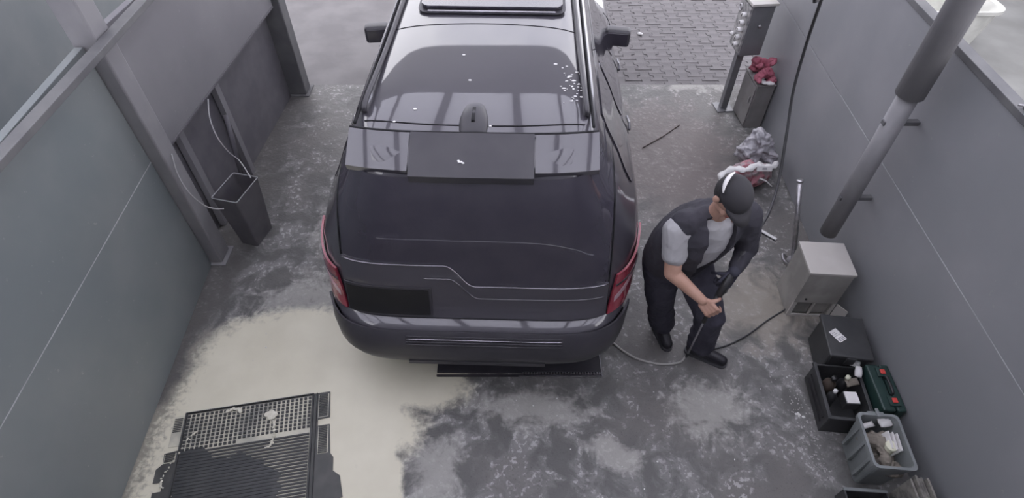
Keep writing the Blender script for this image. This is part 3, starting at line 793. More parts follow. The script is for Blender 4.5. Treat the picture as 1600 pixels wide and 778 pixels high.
# hair round the back, and the cap
bm = bmesh.new(); ellipsoid(bm, hd((0, .022, .018)), .083, .098, .100, Rh, 24)
bmesh.ops.bisect_plane(bm, geom=bm.verts[:]+bm.edges[:]+bm.faces[:], plane_co=hd((0, -.01, 0)), plane_no=Rh @ Vector((0, -1, -.1)), clear_outer=True)
link('hair', bm, 'hair', per, True)
bm = bmesh.new(); ellipsoid(bm, hd((0, .014, .042)), .092, .110, .092, Rh, 28)
bmesh.ops.bisect_plane(bm, geom=bm.verts[:]+bm.edges[:]+bm.faces[:], plane_co=hd((0, 0, .048)), plane_no=Rh @ Vector((0, 0, -1)), clear_outer=True)
cp = link('cap', bm, 'cap', per, True); cp.modifiers.new('t', 'SOLIDIFY').thickness = .004
bm = bmesh.new(); T = []
for j in range(2):
    T.append([bm.verts.new(hd(((.088+.0*j)*sin(a) , .010 - (.100 + .075*j*cos(a*.8))*cos(a), .050 - .012*j + .012*cos(a)))) for a in [radians(-62 + 124*i/16) for i in range(17)]])
for i in range(16): bm.faces.new((T[0][i], T[0][i+1], T[1][i+1], T[1][i]))
o = link('cap_brim', bm, 'cap', cp, True); o.modifiers.new('t', 'SOLIDIFY').thickness = .005
tb('cap_stripe', 'white', [hd((-.093*cos(a)*1.0 , .014 + .111*sin(a), .075 + .03*sin(a*1.0))) for a in [radians(12 + 70*i/12) for i in range(13)]], [.004 + .007*sin(pi*i/12) for i in range(13)], cp, 8)['label'] = 'white crescent stripe'

# white t-shirt: under the vest, with a short sleeve on the right arm
bm = bmesh.new()
loft(bm, [oval(hipc + up_t*.10, .180, .142), oval(chest + up_t*(-.10), .190, .158), oval(chest + up_t*.0, .195, .152), oval(chest + up_t*.10, .175, .122), oval(chest + up_t*.155, .12, .09), oval(neck + up_t*(-.01), .075, .07)])
capsule(bm, shR, .078, shL, .078)
capsule(bm, shR + Vector((-.005, 0, 0)), .082, shR + (elR-shR)*.52, .078, 18)
capsule(bm, shL, .078, shL + (elL-shL)*.45, .076, 18)
sh = remesh('t_shirt', bm, 'shirt', per, .007, 6, wr=.005, wf=9)
# black open vest
bm = bmesh.new()
cen = .0
bk = Vector((-.022, .012, 0))
loft(bm, [oval(hipc + bk + up_t*(-.03), .218, .180), oval(hipc + bk + up_t*.10, .232, .190), oval(chest + bk + up_t*(-.10), .240, .196), oval(chest + bk*.6, .232, .188), oval(chest + up_t*.10, .206, .160), oval(chest + up_t*.165, .15, .120), oval(neck + up_t*(-.015), .085, .085)])
capsule(bm, shR + (neck-shR)*.22 + Vector((0, .01, .012)), .092, shL + (neck-shL)*.22, .092, 18)
capsule(bm, elL + (shL-elL)*1.0, .100, elL, .070, 16); capsule(bm, elL, .064, haL + (elL-haL)*.25, .046, 16)
vs = remesh('vest', bm, 'vest', None, .008, 5, wr=.006, wf=7)
# cut the front opening away (a tapered wedge) with a boolean
cut = bmesh.new(); a = (rt - up_t*rt.dot(up_t)).normalized(); b = up_t.cross(a).normalized(); b = b if b.dot(fw) > 0 else -b
sh_ = .02
def cv(x, y, z): return chest + a*x + b*y + up_t*z
sect = [(-.30, .0, .0), (-.22, -.012, .022), (-.12, -.045, .055), (.0, -.062, .075), (.12, -.07, .085), (.24, -.06, .08)]
loft(cut, [[cv(-x1+sh_*.9, .02, z), cv(-x0+sh_*.9, .02, z), cv(-x0+sh_*.9, .40, z), cv(-x1+sh_*.9, .40, z)] for z, x0, x1 in [(s[0], s[1]-.012, s[2]+.012) for s in sect]])
cu = link('cut', cut, 'vest'); md = vs.modifiers.new('c', 'BOOLEAN'); md.object = cu; md.operation = 'DIFFERENCE'; md.solver = 'EXACT'
dg = bpy.context.evaluated_depsgraph_get(); me = bpy.data.meshes.new_from_object(vs.evaluated_get(dg)); vs.modifiers.clear(); vs.data = me; bpy.data.objects.remove(cu); vs.parent = per
me.materials.clear(); me.materials.append(M['vest'])
# trousers
bm = bmesh.new()
loft(bm, [oval(hipc + Vector((0, 0, -.10)), .175, .145, Vector((0, 0, 1))), oval(hipc + Vector((0, 0, -.02)), .188, .155, Vector((0, 0, 1))), oval(hipc + Vector((.005, -.005, .07)), .186, .152, Vector((0, 0, 1)))])
for h_, k_, n_ in ((hpR, knR, anR), (hpL, knL, anL)):
    capsule(bm, h_ + Vector((0, 0, -.02)), .132, k_, .100, 18); capsule(bm, k_, .100, n_ + Vector((0, 0, .045)), .086, 18)
    for q in (.25, .5, .12): c = n_ + (k_-n_)*q; capsule(bm, c + Vector((-.04, .01, .0)), .058, c + Vector((.04, -.01, .012)), .058, 12)
trs = remesh('trousers', bm, 'trous', per, .008, 5, wr=.007, wf=8)
for a_, t_ in ((anR, toR), (anL, toL)):
    bm = bmesh.new(); d_ = (t_-a_); d_.z = 0; d_.normalize(); hl = a_ - d_*.05
    capsule(bm, Vector((hl.x, hl.y, .052)), .042, Vector((t_.x, t_.y, .045)), .040, 16); capsule(bm, a_ + Vector((0, 0, .03)), .050, a_ + Vector((0, 0, -.03)), .050, 14); capsule(bm, a_ + Vector((0, 0, -.01)), .047, Vector((t_.x, t_.y, .048)), .040, 14)
    s_ = remesh('shoe', bm, 'shoe', per, .005, 5)
    bm = bmesh.new(); nrm = Vector((-d_.y, d_.x, 0)); pl = []
    c0, c1 = Vector((hl.x, hl.y, 0)), Vector((t_.x, t_.y, 0))
    for k in range(12): an_ = pi/2 + pi*k/11; pl.append(c0 + d_*cos(an_)*.045 + nrm*sin(an_)*.042)
    for k in range(12): an_ = -pi/2 + pi*k/11; pl.append(c1 + d_*cos(an_)*.046 + nrm*sin(an_)*.044)
    prism(bm, [(p.x, p.y) for p in pl], .001, .022); link('sole', bm, 'sole', s_)
# gloved left hand on the gun
bm = bmesh.new(); capsule(bm, haL + (elL-haL)*.3, .04, haL, .036)
hand(bm, haL, Vector((-.35, -.25, -.5)), Vector((-.6, .2, .3)), 1.0, 1.08); remesh('glove', bm, 'glove', per, .004, 3)['label'] = 'dark glove on the left hand'

# ================================================================== SPRAY LANCE and hoses
W0 = lambda v: v + P0
gb = W0(haL) + Vector((-.03, -.03, -.035)); gt = at(1166, 386, z=1.17); hr = W0(haR) + Vector((.075, .008, -.075)); tip = at(1075, 552, z=.22)
sl = thing('spray_lance', 'black pressure washer gun with thin steel lance held by the person', 'spray lance', gb)
S0 = Vector(gb); q = lambda v: Vector(v) - S0
tb('gun_body', 'blackp', [q(gt), q(gt*.5 + gb*.5), q(gb), q(gb*.4 + hr*.6)], [.018, .024, .026, .022], sl, 12)
tb('coupling', 'steel', [q(gt) + Vector((.012, .012, .004)), q(gt) - Vector((.006, .006, .002))], .015, sl, 10)
tb('sleeve', 'blackp', [q(gb*.4 + hr*.6), q(hr), q(hr + (tip-hr)*.30)], [.018, .016, .013], sl, 10)
tb('lance_tube', 'steel', [q(hr + (tip-hr)*.28), q(tip)], .0065, sl, 10)
tb('nozzle', 'blackp', [q(tip), q(tip + (tip-hr).normalized()*.06)], [.011, .009], sl, 10)
tb('trigger', 'blackp', [q(gb) + Vector((.0, -.02, -.01)), q(gb) + Vector((-.01, -.05, -.05)), q(gb) + Vector((-.05, -.06, -.09))], .006, sl, 6)

hp = [at(1290, -30, z=2.62), at(1283, 0, z=2.35), at(1262, 62, z=2.0), at(1240, 140, z=1.65), at(1229, 210, z=1.38), at(1216, 285, z=1.12), at(1200, 335, z=1.02), at(1182, 362, z=1.09), gt]
hp = [Vector((1.95, 2.95, 4.25)), Vector((1.84, 2.97, 3.4))] + hp
tag(tb('high_pressure_hose', 'hose', spline(hp, 8), .0095, None, 8), 'black high pressure hose hanging from the roof down to the gun', 'hose')
fp = [at(1248, 463, z=.22), at(1240, 474, z=.10), at(1226, 484, z=.012), at(1200, 500, z=.008), at(1170, 522, z=.008), at(1140, 538, z=.008), at(1112, 546, z=.008)]
tag(tb('supply_hose', 'hose', spline(fp, 8), .007, None, 8), 'thin dark hose running over the floor from the cream cabinet to the shoes', 'hose')
fp = [at(955, 533, z=.008), at(975, 549, z=.008), at(1000, 562, z=.008), at(1035, 569, z=.008), at(1062, 566, z=.008), at(1072, 556, z=.008)]
tag(tb('pale_hose', 'hosep', spline(fp, 8), .008, None, 8), 'pale wet hose curving on the floor between the car and the lance tip', 'hose')

# ================================================================== RIGHT SIDE THINGS
# cream cabinet
t = thing('sheet_metal_cabinet', 'cream box cabinet with darker open front standing below the wall pipe', 'cabinet', (2.145, 2.635, 0), radians(-4))
cw, cd, ch = .315, .30, .50
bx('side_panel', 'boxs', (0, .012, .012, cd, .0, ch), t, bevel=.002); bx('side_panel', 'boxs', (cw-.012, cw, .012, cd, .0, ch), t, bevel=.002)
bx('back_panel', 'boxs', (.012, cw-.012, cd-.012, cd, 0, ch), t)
bx('front_panel', 'boxs', (.0, cw, 0, .012, .17, ch), t, bevel=.002); bx('lid', 'box', (-.008, cw+.008, -.008, cd+.008, ch, ch+.022), t, bevel=.004)['label'] = 'lighter cream top'
bx('front_frame', 'box', (0, .03, 0, .012, 0, .17), t); bx('front_frame', 'box', (cw-.02, cw, 0, .012, 0, .17), t); bx('front_frame', 'box', (.03, cw-.02, 0, .012, 0, .02), t)
bx('front_frame', 'box', (.15, .165, 0, .012, .02, .17), t)
bx('inset_panel', 'boxd', (.03, .15, .022, .03, .02, .17), t); bx('inset_panel', 'boxs', (.165, cw-.02, .03, .038, .02, .17), t)
d_ = bx('flap', 'box', (0, .006, -.09, 0, .0, .17), t, mtx=Matrix.Translation((cw+.01, .0, 0)) @ Matrix.Rotation(radians(38), 4, 'Z')); d_['label'] = 'thin flap hanging open at the side'
bm = bmesh.new(); cyl(bm, (.075, .005, .215), .008, -.012, 10, axis=(0, 1, 0)); link('hose_inlet', bm, 'blackp', t)

# steel floor stub
b0 = at(1239, 408, z=0); b1 = at(1250, 284, x=2.27)
t = thing('steel_stub_pipe', 'bare steel pipe standing on the floor behind the cream cabinet', 'pipe', b0)
tb('tube', 'steel', [(0, 0, .008), b1-b0], .021, t, 16); tb('end_cap', 'steel', [b1-b0, (b1-b0)*1.02], .027, t, 16)
bm = bmesh.new(); cyl(bm, (0, 0, .0005), .055, .010, 20); link('flange', bm, 'steel', t)
tb('bent_bracket', 'steel', spline([(-.05, .03, .02), (-.09, .04, .05), (-.10, -.01, .04), (-.06, -.06, .02), (.0, -.07, .012)], 5), .009, t, 8)
# white strip on the floor
a = at(1187, 359, z=.012); b = at(1213, 374, z=.012); d = b-a
t = thing('plastic_strip', 'short white plastic strip lying on the floor behind the person', 'strip', a, atan2(d.y, d.x))
bx('channel', 'white', (0, d.length, -.012, .016, -.011, .004), t, bevel=.003); bx('dark_slot', 'blackp', (.0, d.length, -.018, -.012, -.0115, -.002), t)

# control box on its post
bp = at(1147, 168, z=0); bp.x -= .13
t = thing('control_box', 'grey coin control box with a row of pale knobs on a square post', 'control box', (bp.x, bp.y, 0), radians(6))
bx('post', 'ctrl', (-.035, .035, -.035, .035, .012, .70), t, bevel=.004); bx('base_plate', 'ctrl', (-.09, .09, -.09, .09, .0005, .012), t)
bx('housing', 'ctrl', (-.065, .15, -.12, .13, .69, 1.20), t, bevel=.008); bx('canopy', 'box', (-.09, .17, -.135, .145, 1.20, 1.225), t, bevel=.004)
fp_ = bx('control_plate', 'ctrll', (-.085, -.065, -.11, .12, .72, 1.18), t, bevel=.003)
for k in range(5):
    bm = bmesh.new(); cyl(bm, (-.085, -.05+.0*k, .79 + k*.075), .026, .045, 18, .022, axis=(-1, 0, 0)); kb = link('knob', bm, 'white', t, True)
    bx('knob_pointer', 'blackp', (-.134, -.130, -.054, -.046, .775 + k*.075, .805 + k*.075), kb)
bm = bmesh.new(); tube(bm, [(-.09, .07, .84), (-.12, .07, .84)], .02, 12); link('button', bm, 'white', t, True)
bm = bmesh.new(); tube(bm, [(-.12, .03 + .03*cos(a), 1.13 + .03*sin(a)) for a in [2*pi*i/16 for i in range(17)]], .006, 6); link('ring_handle', bm, 'steel', t, True)
bm = bmesh.new(); cyl(bm, (.05, -.12, 1.0), .018, .012, 16, axis=(0, -1, 0)); link('lock', bm, 'steel', t, True)
# low cabinet, with a red cloth and a bottle on it
c0 = at(1161, 200, z=0)
t = thing('metal_locker', 'low dull grey metal cabinet against the wall under the red cloth', 'cabinet', (c0.x, c0.y, 0), radians(3))
bx('carcass', 'cabm', (0, .18, 0, .34, .0, .50), t, bevel=.006); bx('door', 'cabm', (-.010, -.001, .012, .328, .02, .48), t, bevel=.003)
bx('door_handle', 'steel', (-.022, -.010, .05, .065, .28, .35), t, bevel=.003); bx('lid', 'cabm', (-.012, .19, -.01, .35, .50, .512), t, bevel=.003)
bm = bmesh.new(); rr = random.Random(4)
for k in range(20): ellipsoid(bm, (rr.uniform(.02, .20), rr.uniform(.03, .28), rr.uniform(.02, .15)), rr.uniform(.04, .065), rr.uniform(.03, .06), rr.uniform(.02, .045), Matrix.Rotation(rr.uniform(0, 3), 3, 'Z'), 10)
o = remesh('red_rag', bm, 'red', None, .006, 4, wr=.014, wf=14); o.location = (c0.x-.035, c0.y, .512); tag(o, 'crumpled red cloth heaped on the low grey cabinet', 'cloth')
t = thing('spray_bottle', 'small white bottle lying beside the red cloth on the cabinet', 'bottle', (c0.x+.01, c0.y+.05, .535), radians(35))
tb('bottle', 'white', [(0, 0, 0), (.07, 0, 0), (.09, 0, 0)], [.02, .02, .01], t, 12); tb('nozzle', 'white', [(.09, 0, 0), (.14, 0, .02)], .007, t, 8)
bm = bmesh.new(); rr = random.Random(14)
for k in range(7): ellipsoid(bm, (rr.uniform(-.05, .05), rr.uniform(-.03, .03), rr.uniform(.015, .03)), .03, .022, .016, None, 8)
o = remesh('white_rag', bm, 'paper', None, .006, 3); o.location = (c0.x+.09, c0.y+.02, .512); tag(o, 'white rag under the front edge of the red cloth', 'cloth')

# heap of bags by the wall
def heap(name, m, c, R, n, seed, label, cat, voxel=.009, flat=1., parent=None):
    rr = random.Random(seed); bm = bmesh.new()
    ellipsoid(bm, (0, 0, R[2]*.75), R[0]*.7, R[1]*.7, R[2]*.72, None, 16)
    for k in range(n):
        a_ = rr.uniform(0, 2*pi); b_ = rr.uniform(.1, 1.)
        p = Vector((R[0]*.62*cos(a_)*b_, R[1]*.62*sin(a_)*b_, R[2]*rr.uniform(.3, 1.35)*(1.2-b_*.6)))
        ellipsoid(bm, p, rr.uniform(.25, .5)*R[0], rr.uniform(.12, .3)*R[1], rr.uniform(.2, .45)*R[2], Matrix.Rotation(rr.uniform(0, 3), 3, 'Z') @ Matrix.Rotation(rr.uniform(-.8, .8), 3, 'X'), 10)
    for v in bm.verts: v.co.z = max(.001, v.co.z)
    o = remesh(name, bm, m, parent, voxel, 3, .5, wr=.020, wf=11)
    if not parent: o.location = c; tag(o, label, cat)
    return o
c = at(1178, 245, z=.10); heap('film_bundle', 'film', (c.x, c.y, 0), (.24, .17, .24), 16, 3, 'bundle of crumpled grey plastic film behind the printed sack', 'plastic film')
c1 = at(1172, 272, z=.12)
t = thing('printed_sack', 'plastic sack with reddish print and white torn rim by the wall', 'sack', (c1.x, c1.y, 0))
heap('sack', 'pinkf', None, (.27, .16, .17), 12, 8, '', '', parent=t)
rim = [(-.34, -.10, .17), (-.22, -.05, .235), (-.10, -.08, .25), (.02, -.05, .285), (.12, -.07, .27), (.22, .0, .27)]
bm = bmesh.new(); A = []
for k, p in enumerate(spline(rim, 5)): w_ = .030 + .012*sin(k*1.7); A.append((bm.verts.new(p + Vector((0, -w_, -.012))), bm.verts.new(p + Vector((.0, w_, .004*sin(k))))))
for (a, b), (c, d) in zip(A, A[1:]): bm.faces.new((a, c, d, b))
o = link('torn_rim', bm, 'paper', t, True); o.modifiers.new('t', 'SOLIDIFY').thickness = .006; o['label'] = 'white torn edge'
bx('label_patch', 'paper', (-.02, .12, -.165, -.16, .135, .18), t, mtx=Matrix.Rotation(radians(-30), 4, 'X') @ Matrix.Translation((0, -.08, .03)))
bx('label_print', 'ink', (.03, .07, -.168, -.165, .15, .165), t, mtx=Matrix.Rotation(radians(-30), 4, 'X') @ Matrix.Translation((0, -.08, .03)))
p0 = at(1187, 279, z=.18); p1 = at(1206, 291, z=.10)
tb('edge_fold', 'paper', [p0 - Vector((c1.x, c1.y, 0)), (p0+p1)/2 - Vector((c1.x, c1.y, -.015)), p1 - Vector((c1.x, c1.y, 0))], .007, t, 6)

# black tote with a label sheet on top
b0 = at(1290, 553, z=.30)
t = thing('black_tote', 'closed black plastic tote with a white sheet on it beside the cream cabinet', 'tote', (2.34, 2.24, 0), radians(-9))
bx('bin', 'tote', (-.13, .13, -.16, .16, .001, .27), t, bevel=.015); bx('lid', 'tote', (-.145, .145, -.175, .175, .27, .30), t, bevel=.008)
for s in (-1, 1): bx('clip', 'tote', (-.03, .03, s*.178-.006, s*.178+.006, .22, .29), t, bevel=.003)
cs = at(1309, 524, z=.304)
t = thing('instruction_sheet', 'white printed sheet lying on the black tote lid', 'sheet', cs, radians(28))
bx('sheet', 'paper', (-.033, .033, -.05, .05, -.002, .001), t); 
for k in range(3): bx('print_block', 'ink', (-.026, .026, -.044 + k*.010, -.038 + k*.010, .0005, .0018), t)
for k in range(3): bx('print_line', 'ink', (-.026, .022 - .01*k, .0 + k*.013, .0035 + k*.013, .0005, .0016), t)

# open black crate with bottles and pouches
oc = thing('open_crate', 'open black crate of bottles and pouches between the tote and grey tub', 'crate', (2.22, 1.87, 0), radians(-6))
w_, l_, h_ = .14, .20, .20
bx('bottom', 'tote', (-w_, w_, -l_, l_, .001, .012), oc)
for d in ((-w_, -w_+.012, -l_, l_), (w_-.012, w_, -l_, l_), (-w_+.012, w_-.012, -l_, -l_+.012), (-w_+.012, w_-.012, l_-.012, l_)): bx('side', 'tote', (*d, .012, h_), oc, bevel=.002)
for s in (-1, 1): bx('rim_bar', 'tote', (s*w_-.012, s*w_+.012, -l_-.01, l_+.01, h_-.02, h_+.004), oc, bevel=.004)
bx('rim_bar', 'tote', (-w_, w_, -l_-.012, -l_+.010, h_-.02, h_+.004), oc, bevel=.004)
for k in range(2): bx('side_rib', 'blackp', (-w_-.012, -w_, -l_+.04, l_-.04, .06+.05*k, .072+.05*k), oc)
def bottle(x, y, z, r, h, m, label, lean=(0, 0), cap='blackp'):
    t = thing('bottle', label, 'bottle', (x, y, z)); t.rotation_euler = (lean[0], lean[1], 0)
    bm = bmesh.new(); rr = [(0, r*.92), (.01, r), (h*.68, r), (h*.80, r*.55), (h*.84, r*.38), (h*.92, r*.38)]
    loft(bm, [[Vector((q_*cos(2*pi*k/16), q_*sin(2*pi*k/16), z_)) for k in range(16)] for z_, q_ in rr]); link('bottle_body', bm, m, t, True)
    bm = bmesh.new(); cyl(bm, (0, 0, h*.88), r*.46, h*.12, 12); link('bottle_cap', bm, cap, t, True); return t
bottle(2.16, 1.95, .014, .040, .25, 'brownb', 'brown bottle with black cap standing in the open crate', (.05, 0))
bottle(2.25, 1.95, .014, .034, .24, 'blackp', 'black bottle with pale cap standing in the open crate', (0, .04), 'jar')
bottle(2.16, 1.86, .014, .030, .22, 'tote', 'short black bottle with white cap at the aisle side of the crate', (0, -.05), 'white')
def pouch(x, y, z, w_, l_, m, label, rz, tilt=.3, name='pouch'):
    bm = bmesh.new(); g_ = []
    for j in range(7):
        g_.append([Vector((w_*(i/6-.5), l_*(j/6-.5), .016*sin(pi*i/6)*sin(pi*j/6) + .003*random.uniform(-1, 1))) for i in range(7)])
    V = [[bm.verts.new(p) for p in r] for r in g_]
    for i in range(6):
        for j in range(6): bm.faces.new((V[i][j], V[i][j+1], V[i+1][j+1], V[i+1][j]))
    o = link(name, bm, m, None, True); s = o.modifiers.new('t', 'SOLIDIFY'); s.thickness = .01; o.location = (x, y, z); o.rotation_euler = (tilt, 0, rz); return tag(o, label, name)
p = at(1338, 563, z=.24); pouch(p.x, p.y, .24, .06, .10, 'greyb', 'grey foil pouch poking out at the far end of the crate', -.5)
p = at(1341, 581, z=.23); pouch(p.x, p.y, .23, .035, .07, 'paper', 'narrow white packet standing in the crate beside the grey pouch', -.3)
p = at(1332, 597, z=.22); pouch(p.x, p.y, .22, .09, .05, 'rag', 'brown packet lying across the middle of the crate', .2)
p = at(1332, 620, z=.215)
t = thing('lidded_box', 'small square white lid box at the near end of the crate', 'box', (p.x, p.y, .13), radians(-3))
bx('carton', 'tote', (-.045, .045, -.045, .045, 0, .07), t); bx('carton_lid', 'paper', (-.042, .042, -.042, .042, .07, .08), t, bevel=.004)

# dark green tool case with two red latches
t = thing('tool_case', 'dark green tool case with two red latches standing against the right wall', 'case', (2.475, 1.865, 0), radians(-3))
bx('case_half', 'green', (-.085, -.003, -.17, .17, .001, .27), t, bevel=.012); bx('case_half', 'green', (.003, .065, -.17, .17, .001, .27), t, bevel=.012)
for s in (-1, 1):
    l0 = bx('latch_plate', 'green', (-.035, .035, s*.105-.035, s*.105+.035, .27, .282), t, bevel=.003)
    bx('latch', 'latch', (-.016, .016, s*.105-.017, s*.105+.017, .282, .292), l0, bevel=.004)['label'] = 'red latch'
bm = bmesh.new(); tube(bm, spline([(0, -.06, .272), (0, -.055, .30), (0, 0, .305), (0, .055, .30), (0, .06, .272)], 5), .009, 8); link('handle', bm, 'blackp', t, True)

# grey tub with contents
t = thing('storage_tub', 'open grey plastic tub of rags and papers nearest the camera but one', 'tub', (2.265, 1.47, 0), radians(-5))
t['label'] = 'open grey plastic tub filled with rags, papers and a cream jar'
w_, l_, h_ = .120, .170, .34
bm = bmesh.new()
def rr_(w, l, z, r=.03): return [Vector((x, y, z)) for x, y in rounded(-w, w, -l, l, r, 4)]
loft(bm, [rr_(w_-.03, l_-.03, .001), rr_(w_-.004, l_-.004, h_-.03), rr_(w_+.006, l_+.006, h_-.028), rr_(w_+.006, l_+.006, h_), rr_(w_-.010, l_-.010, h_), rr_(w_-.012, l_-.012, h_-.03), rr_(w_-.038, l_-.038, .012)]); link('shell', bm, 'tub', t, bevel=0)
for k in range(3): bx('side_rib', 'tub', (-w_-.002, -w_+.02, -.12+.10*k, -.10+.10*k, .06, h_-.02), t, bevel=.002)
bx('grip', 'tub', (-.05, .05, l_+.004, l_+.025, h_-.03, h_-.012), t, bevel=.004); bx('peg', 'tub', (-.01, .01, l_-.02, l_+.035, h_, h_+.012), t, bevel=.003)
def place(o, px, py, z, rz=0): p = at(px, py, z=z); o.location = (p.x, p.y, z); o.rotation_euler.z = rz; return o
bm = bmesh.new(); rr = random.Random(21)
for k in range(22): ellipsoid(bm, (rr.uniform(-.05, .05), rr.uniform(-.11, .09), rr.uniform(-.10, .02)), rr.uniform(.03, .06), rr.uniform(.03, .07), rr.uniform(.02, .05), Matrix.Rotation(rr.uniform(0, 3), 3, 'Z'), 10)
o = remesh('brown_rags', bm, 'rag', None, .006, 4, wr=.014, wf=16); o.location = (2.262, 1.46, .235); tag(o, 'bunched brown rags filling the grey tub', 'rags')
p = at(1356, 664, z=.29); pouch(p.x, p.y, .29, .08, .035, 'paper', 'white paper strip at the far left corner of the tub', .25, .1, 'paper_strip')
p = at(1382, 660, z=.29); pouch(p.x, p.y, .29, .08, .05, 'paper', 'crumpled white paper near the far rim of the tub', .15, .15, 'paper_sheet')
for k, (px, py) in enumerate(((1384, 690), (1391, 692), (1398, 694))):
    p = at(px, py, z=.28)
    o = bx('leaflet', 'paper', (-.004, .004, -.055, .055, -.05, .05)); o.location = (p.x, p.y, .27); o.rotation_euler = (0, radians(14), radians(-8)); tag(o, ('white leaflet on edge in the grey tub, farthest from the right wall', 'white leaflet on edge in the grey tub, between two others', 'white leaflet on edge in the grey tub, beside the cream jar')[k], 'leaflet', 'leaflets in the grey tub')
p = at(1408, 696, z=.31); t = thing('jar', 'round cream jar at the wall side of the tub', 'jar', (p.x-.055, p.y, .22)); bm = bmesh.new(); cyl(bm, (0, 0, 0), .032, .075, 24); link('jar_body', bm, 'jar', t, True, bevel=.003); bm = bmesh.new(); cyl(bm, (0, 0, .075), .034, .014, 24); link('lid', bm, 'jar', t, False, bevel=.003)

# stack of card and a dark bin nearer still
t = thing('card_stack', 'upright stack of worn cardboard sheets by the wall beyond the tub', 'cardboard', (2.29, 1.135, 0), radians(-4)); t['label'] = 'worn cardboard sheets leaning upright by the wall next to the grey tub'
for k in range(5):
    x = .02 + k*.021; bx('card_sheet', 'card', (x, x+.013, -.16, .12 + .012*(k % 2), .001, .27 + .012*((k*2) % 3) + .04), t, bevel=.002)
t = thing('low_crate', 'low grimy black crate on the floor beside the worn cardboard sheets', 'crate', (2.12, 1.11, 0), radians(-4))
bx('bottom', 'tote', (-.12, .14, -.18, .14, .001, .012), t)
for d in ((-.12, -.108, -.18, .14), (.128, .14, -.18, .14), (-.108, .128, .128, .14), (-.108, .128, -.18, -.168)): bx('side', 'tote', (*d, .012, .13), t, bevel=.002)
bx('rim_bar', 'tub', (-.12, .14, .13, .15, .12, .135), t, bevel=.003)['label'] = 'grey rim'
bm = bmesh.new(); rr = random.Random(31)
for k in range(12): ellipsoid(bm, (rr.uniform(-.07, .09), rr.uniform(-.14, .09), rr.uniform(.03, .07)), rr.uniform(.02, .05), rr.uniform(.02, .05), rr.uniform(.02, .03), None, 10)
o = remesh('grimy_rag', bm, 'tubd', None, .007, 3, wr=.010, wf=16); o.location = (2.12, 1.11, .012); tag(o, 'grimy dark rag in the low black crate', 'rag')

# crumbs of lime along the crates, chips on the floor
def chips(n, f, label, smin=.004, smax=.012, m='pebble', name='lime_chips', seed=2):
    rr = random.Random(seed); bm = bmesh.new()
    for k in range(n):
        x, y = f(rr); s = rr.uniform(smin, smax)
        if x < -1.0 and y < 2.2 or -.6 < x < .7 and y > 2.0 or x > 2.06 and y < 3.1: continue
        mtx = Matrix.Translation((x, y, s*.3)) @ Matrix.Rotation(rr.uniform(0, 6), 4, 'Z') @ Matrix.Diagonal((s*rr.uniform(.7, 1.6), s, s*.35, 1))
        bmesh.ops.create_icosphere(bm, subdivisions=1, radius=1, matrix=mtx)
    return tag(link(name, bm, m), label, 'chips', kind='stuff')
chips(170, lambda r: (2.0 + r.gauss(0, .05), r.uniform(1.35, 2.1)), 'pale crumbs of lime on the floor along the black crates', .002, .006, m='crumb')
chips(90, lambda r: (r.uniform(-2.3, 2.2), r.uniform(1.0, 5.6)), 'scattered pale chips over the bay floor', .003, .008, seed=9)
p = at(1250, 650, z=0); chips(5, lambda r: (p.x + r.gauss(0, .012), p.y + r.gauss(0, .01)), 'small clump of pale crumbs on the floor left of the grey tub', .006, .014, seed=4)
p = at(1000, 54, z=0); o = thing('pebble', 'white oval pebble on the pavers outside the bay', 'pebble', (p.x, p.y, .012)); bm = bmesh.new(); ellipsoid(bm, (0, 0, 0), .035, .022, .016, Matrix.Rotation(-.4, 3, 'Z'), 16); link('stone', bm, 'white', o, True)
a = at(1004, 231, z=.006); b = at(1062, 195, z=.006)
tag(tb('thin_stick', 'stick', [a, (a+b)/2 + Vector((.01, -.01, .002)), b], .005, None, 6), 'thin dark stick lying on the floor behind the person', 'stick')
a = at(1108, 708, z=.003); b = at(1150, 745, z=.003)

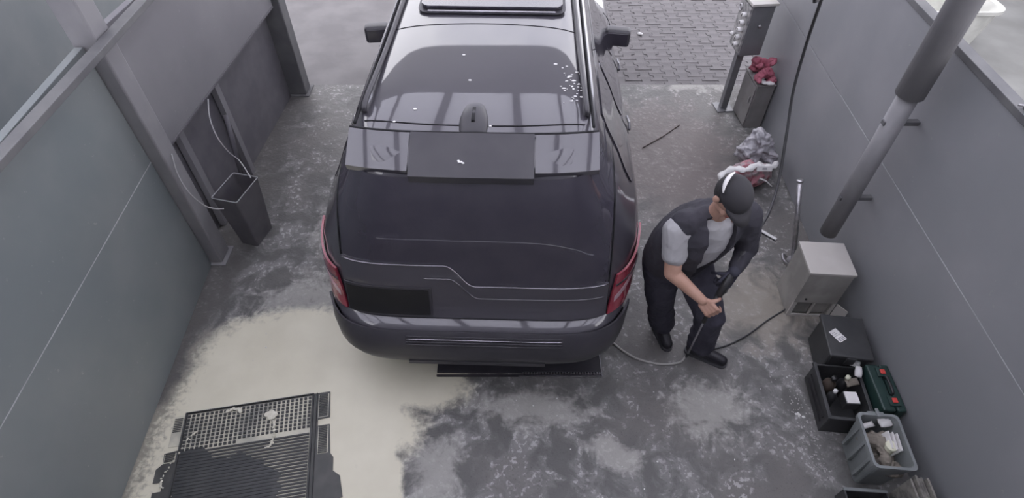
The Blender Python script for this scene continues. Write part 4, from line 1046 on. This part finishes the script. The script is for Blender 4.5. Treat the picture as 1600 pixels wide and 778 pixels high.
# ================================================================== LEFT SIDE THINGS
bc = at(372, 303, z=.58)
t = thing('waste_bin', 'dark open-topped bin standing by the left wall next to the post', 'bin', (-2.25, 3.50, 0), radians(-14))
bm = bmesh.new(); w_, l_, h_ = .115, .16, .56
def rq(w, l, z): return [Vector((x, y, z)) for x, y in rounded(-w, w, -l, l, .012, 2)]
loft(bm, [rq(w_*.7, l_*.75, .001), rq(w_, l_, h_), rq(w_-.008, l_-.008, h_), rq(w_*.7-.01, l_*.75-.01, .02)]); link('bin_body', bm, 'bin', t)
bm = bmesh.new(); loft(bm, [rq(w_*.76, l_*.79, .20), rq(w_*.76, l_*.79, .21)]); link('bin_fill', bm, 'bind', t)
bm = bmesh.new(); tube(bm, [Vector((x, y, h_)) for x, y in rounded(-w_, w_, -l_, l_, .012, 2)] + [Vector((w_, l_-.012, h_))], .003, 6); link('bin_rim', bm, 'seam', t)
cp_ = [at(325, 155, x=-2.42), at(328, 185, x=-2.40), at(340, 215, x=-2.37), at(358, 238, x=-2.33), at(375, 252, x=-2.30), at(392, 278, z=.575)]
tag(tb('wall_cable', 'cable', spline(cp_, 6), .005, None, 6), 'pale cable drooping from the left wall down to the bin rim', 'cable')
cp_ = [at(268, 240, x=-2.43), at(278, 272, x=-2.42), at(295, 300, x=-2.38), at(318, 320, x=-2.35), at(335, 326, z=.60), at(350, 326, z=.585)]
tag(tb('slack_cable', 'cable', spline(cp_, 6), .004, None, 6), 'pale slack cable looping from the post to the near side of the bin', 'cable')
tag(tb('drain_pipe', 'recess', [at(352, 180, x=-2.47), at(362, 215, x=-2.45), at(378, 275, x=-2.45)], .022, None, 10), 'short dark pipe fixed on the left wall above the bin', 'pipe')

# ================================================================== NEXT BAY
t = thing('pale_basin', 'pale basin with a rounded rim seen over the right wall', 'basin', (5.33, 7.05, 0))
bm = bmesh.new()
pr = lambda w, l, z, r: [Vector((x, y, z)) for x, y in rounded(-w, w, -l, l, r, 6)]
loft(bm, [pr(.46, .30, .005, .10), pr(.56, .36, .44, .16), pr(.60, .40, .46, .18), pr(.60, .40, .50, .18), pr(.54, .34, .49, .15), pr(.42, .24, .20, .12)]); link('bowl', bm, 'basin', t, False)
p = at(1582, 160, z=2.02)
t = thing('wall_bracket', 'small dark bracket with an upright pin on top of the right wall', 'bracket', (2.60, 2.45, 2.012), radians(0))
bx('flat_bar', 'postd', (-.02, .10, -.16, .03, 0, .010), t, bevel=.002); tb('pin', 'postd', [(.0, .02, .01), (-.0, .03, .10)], .005, t, 6); tb('rail', 'steel', [(-.04, .04, .012), (.12, -.02, .012)], .006, t, 6)
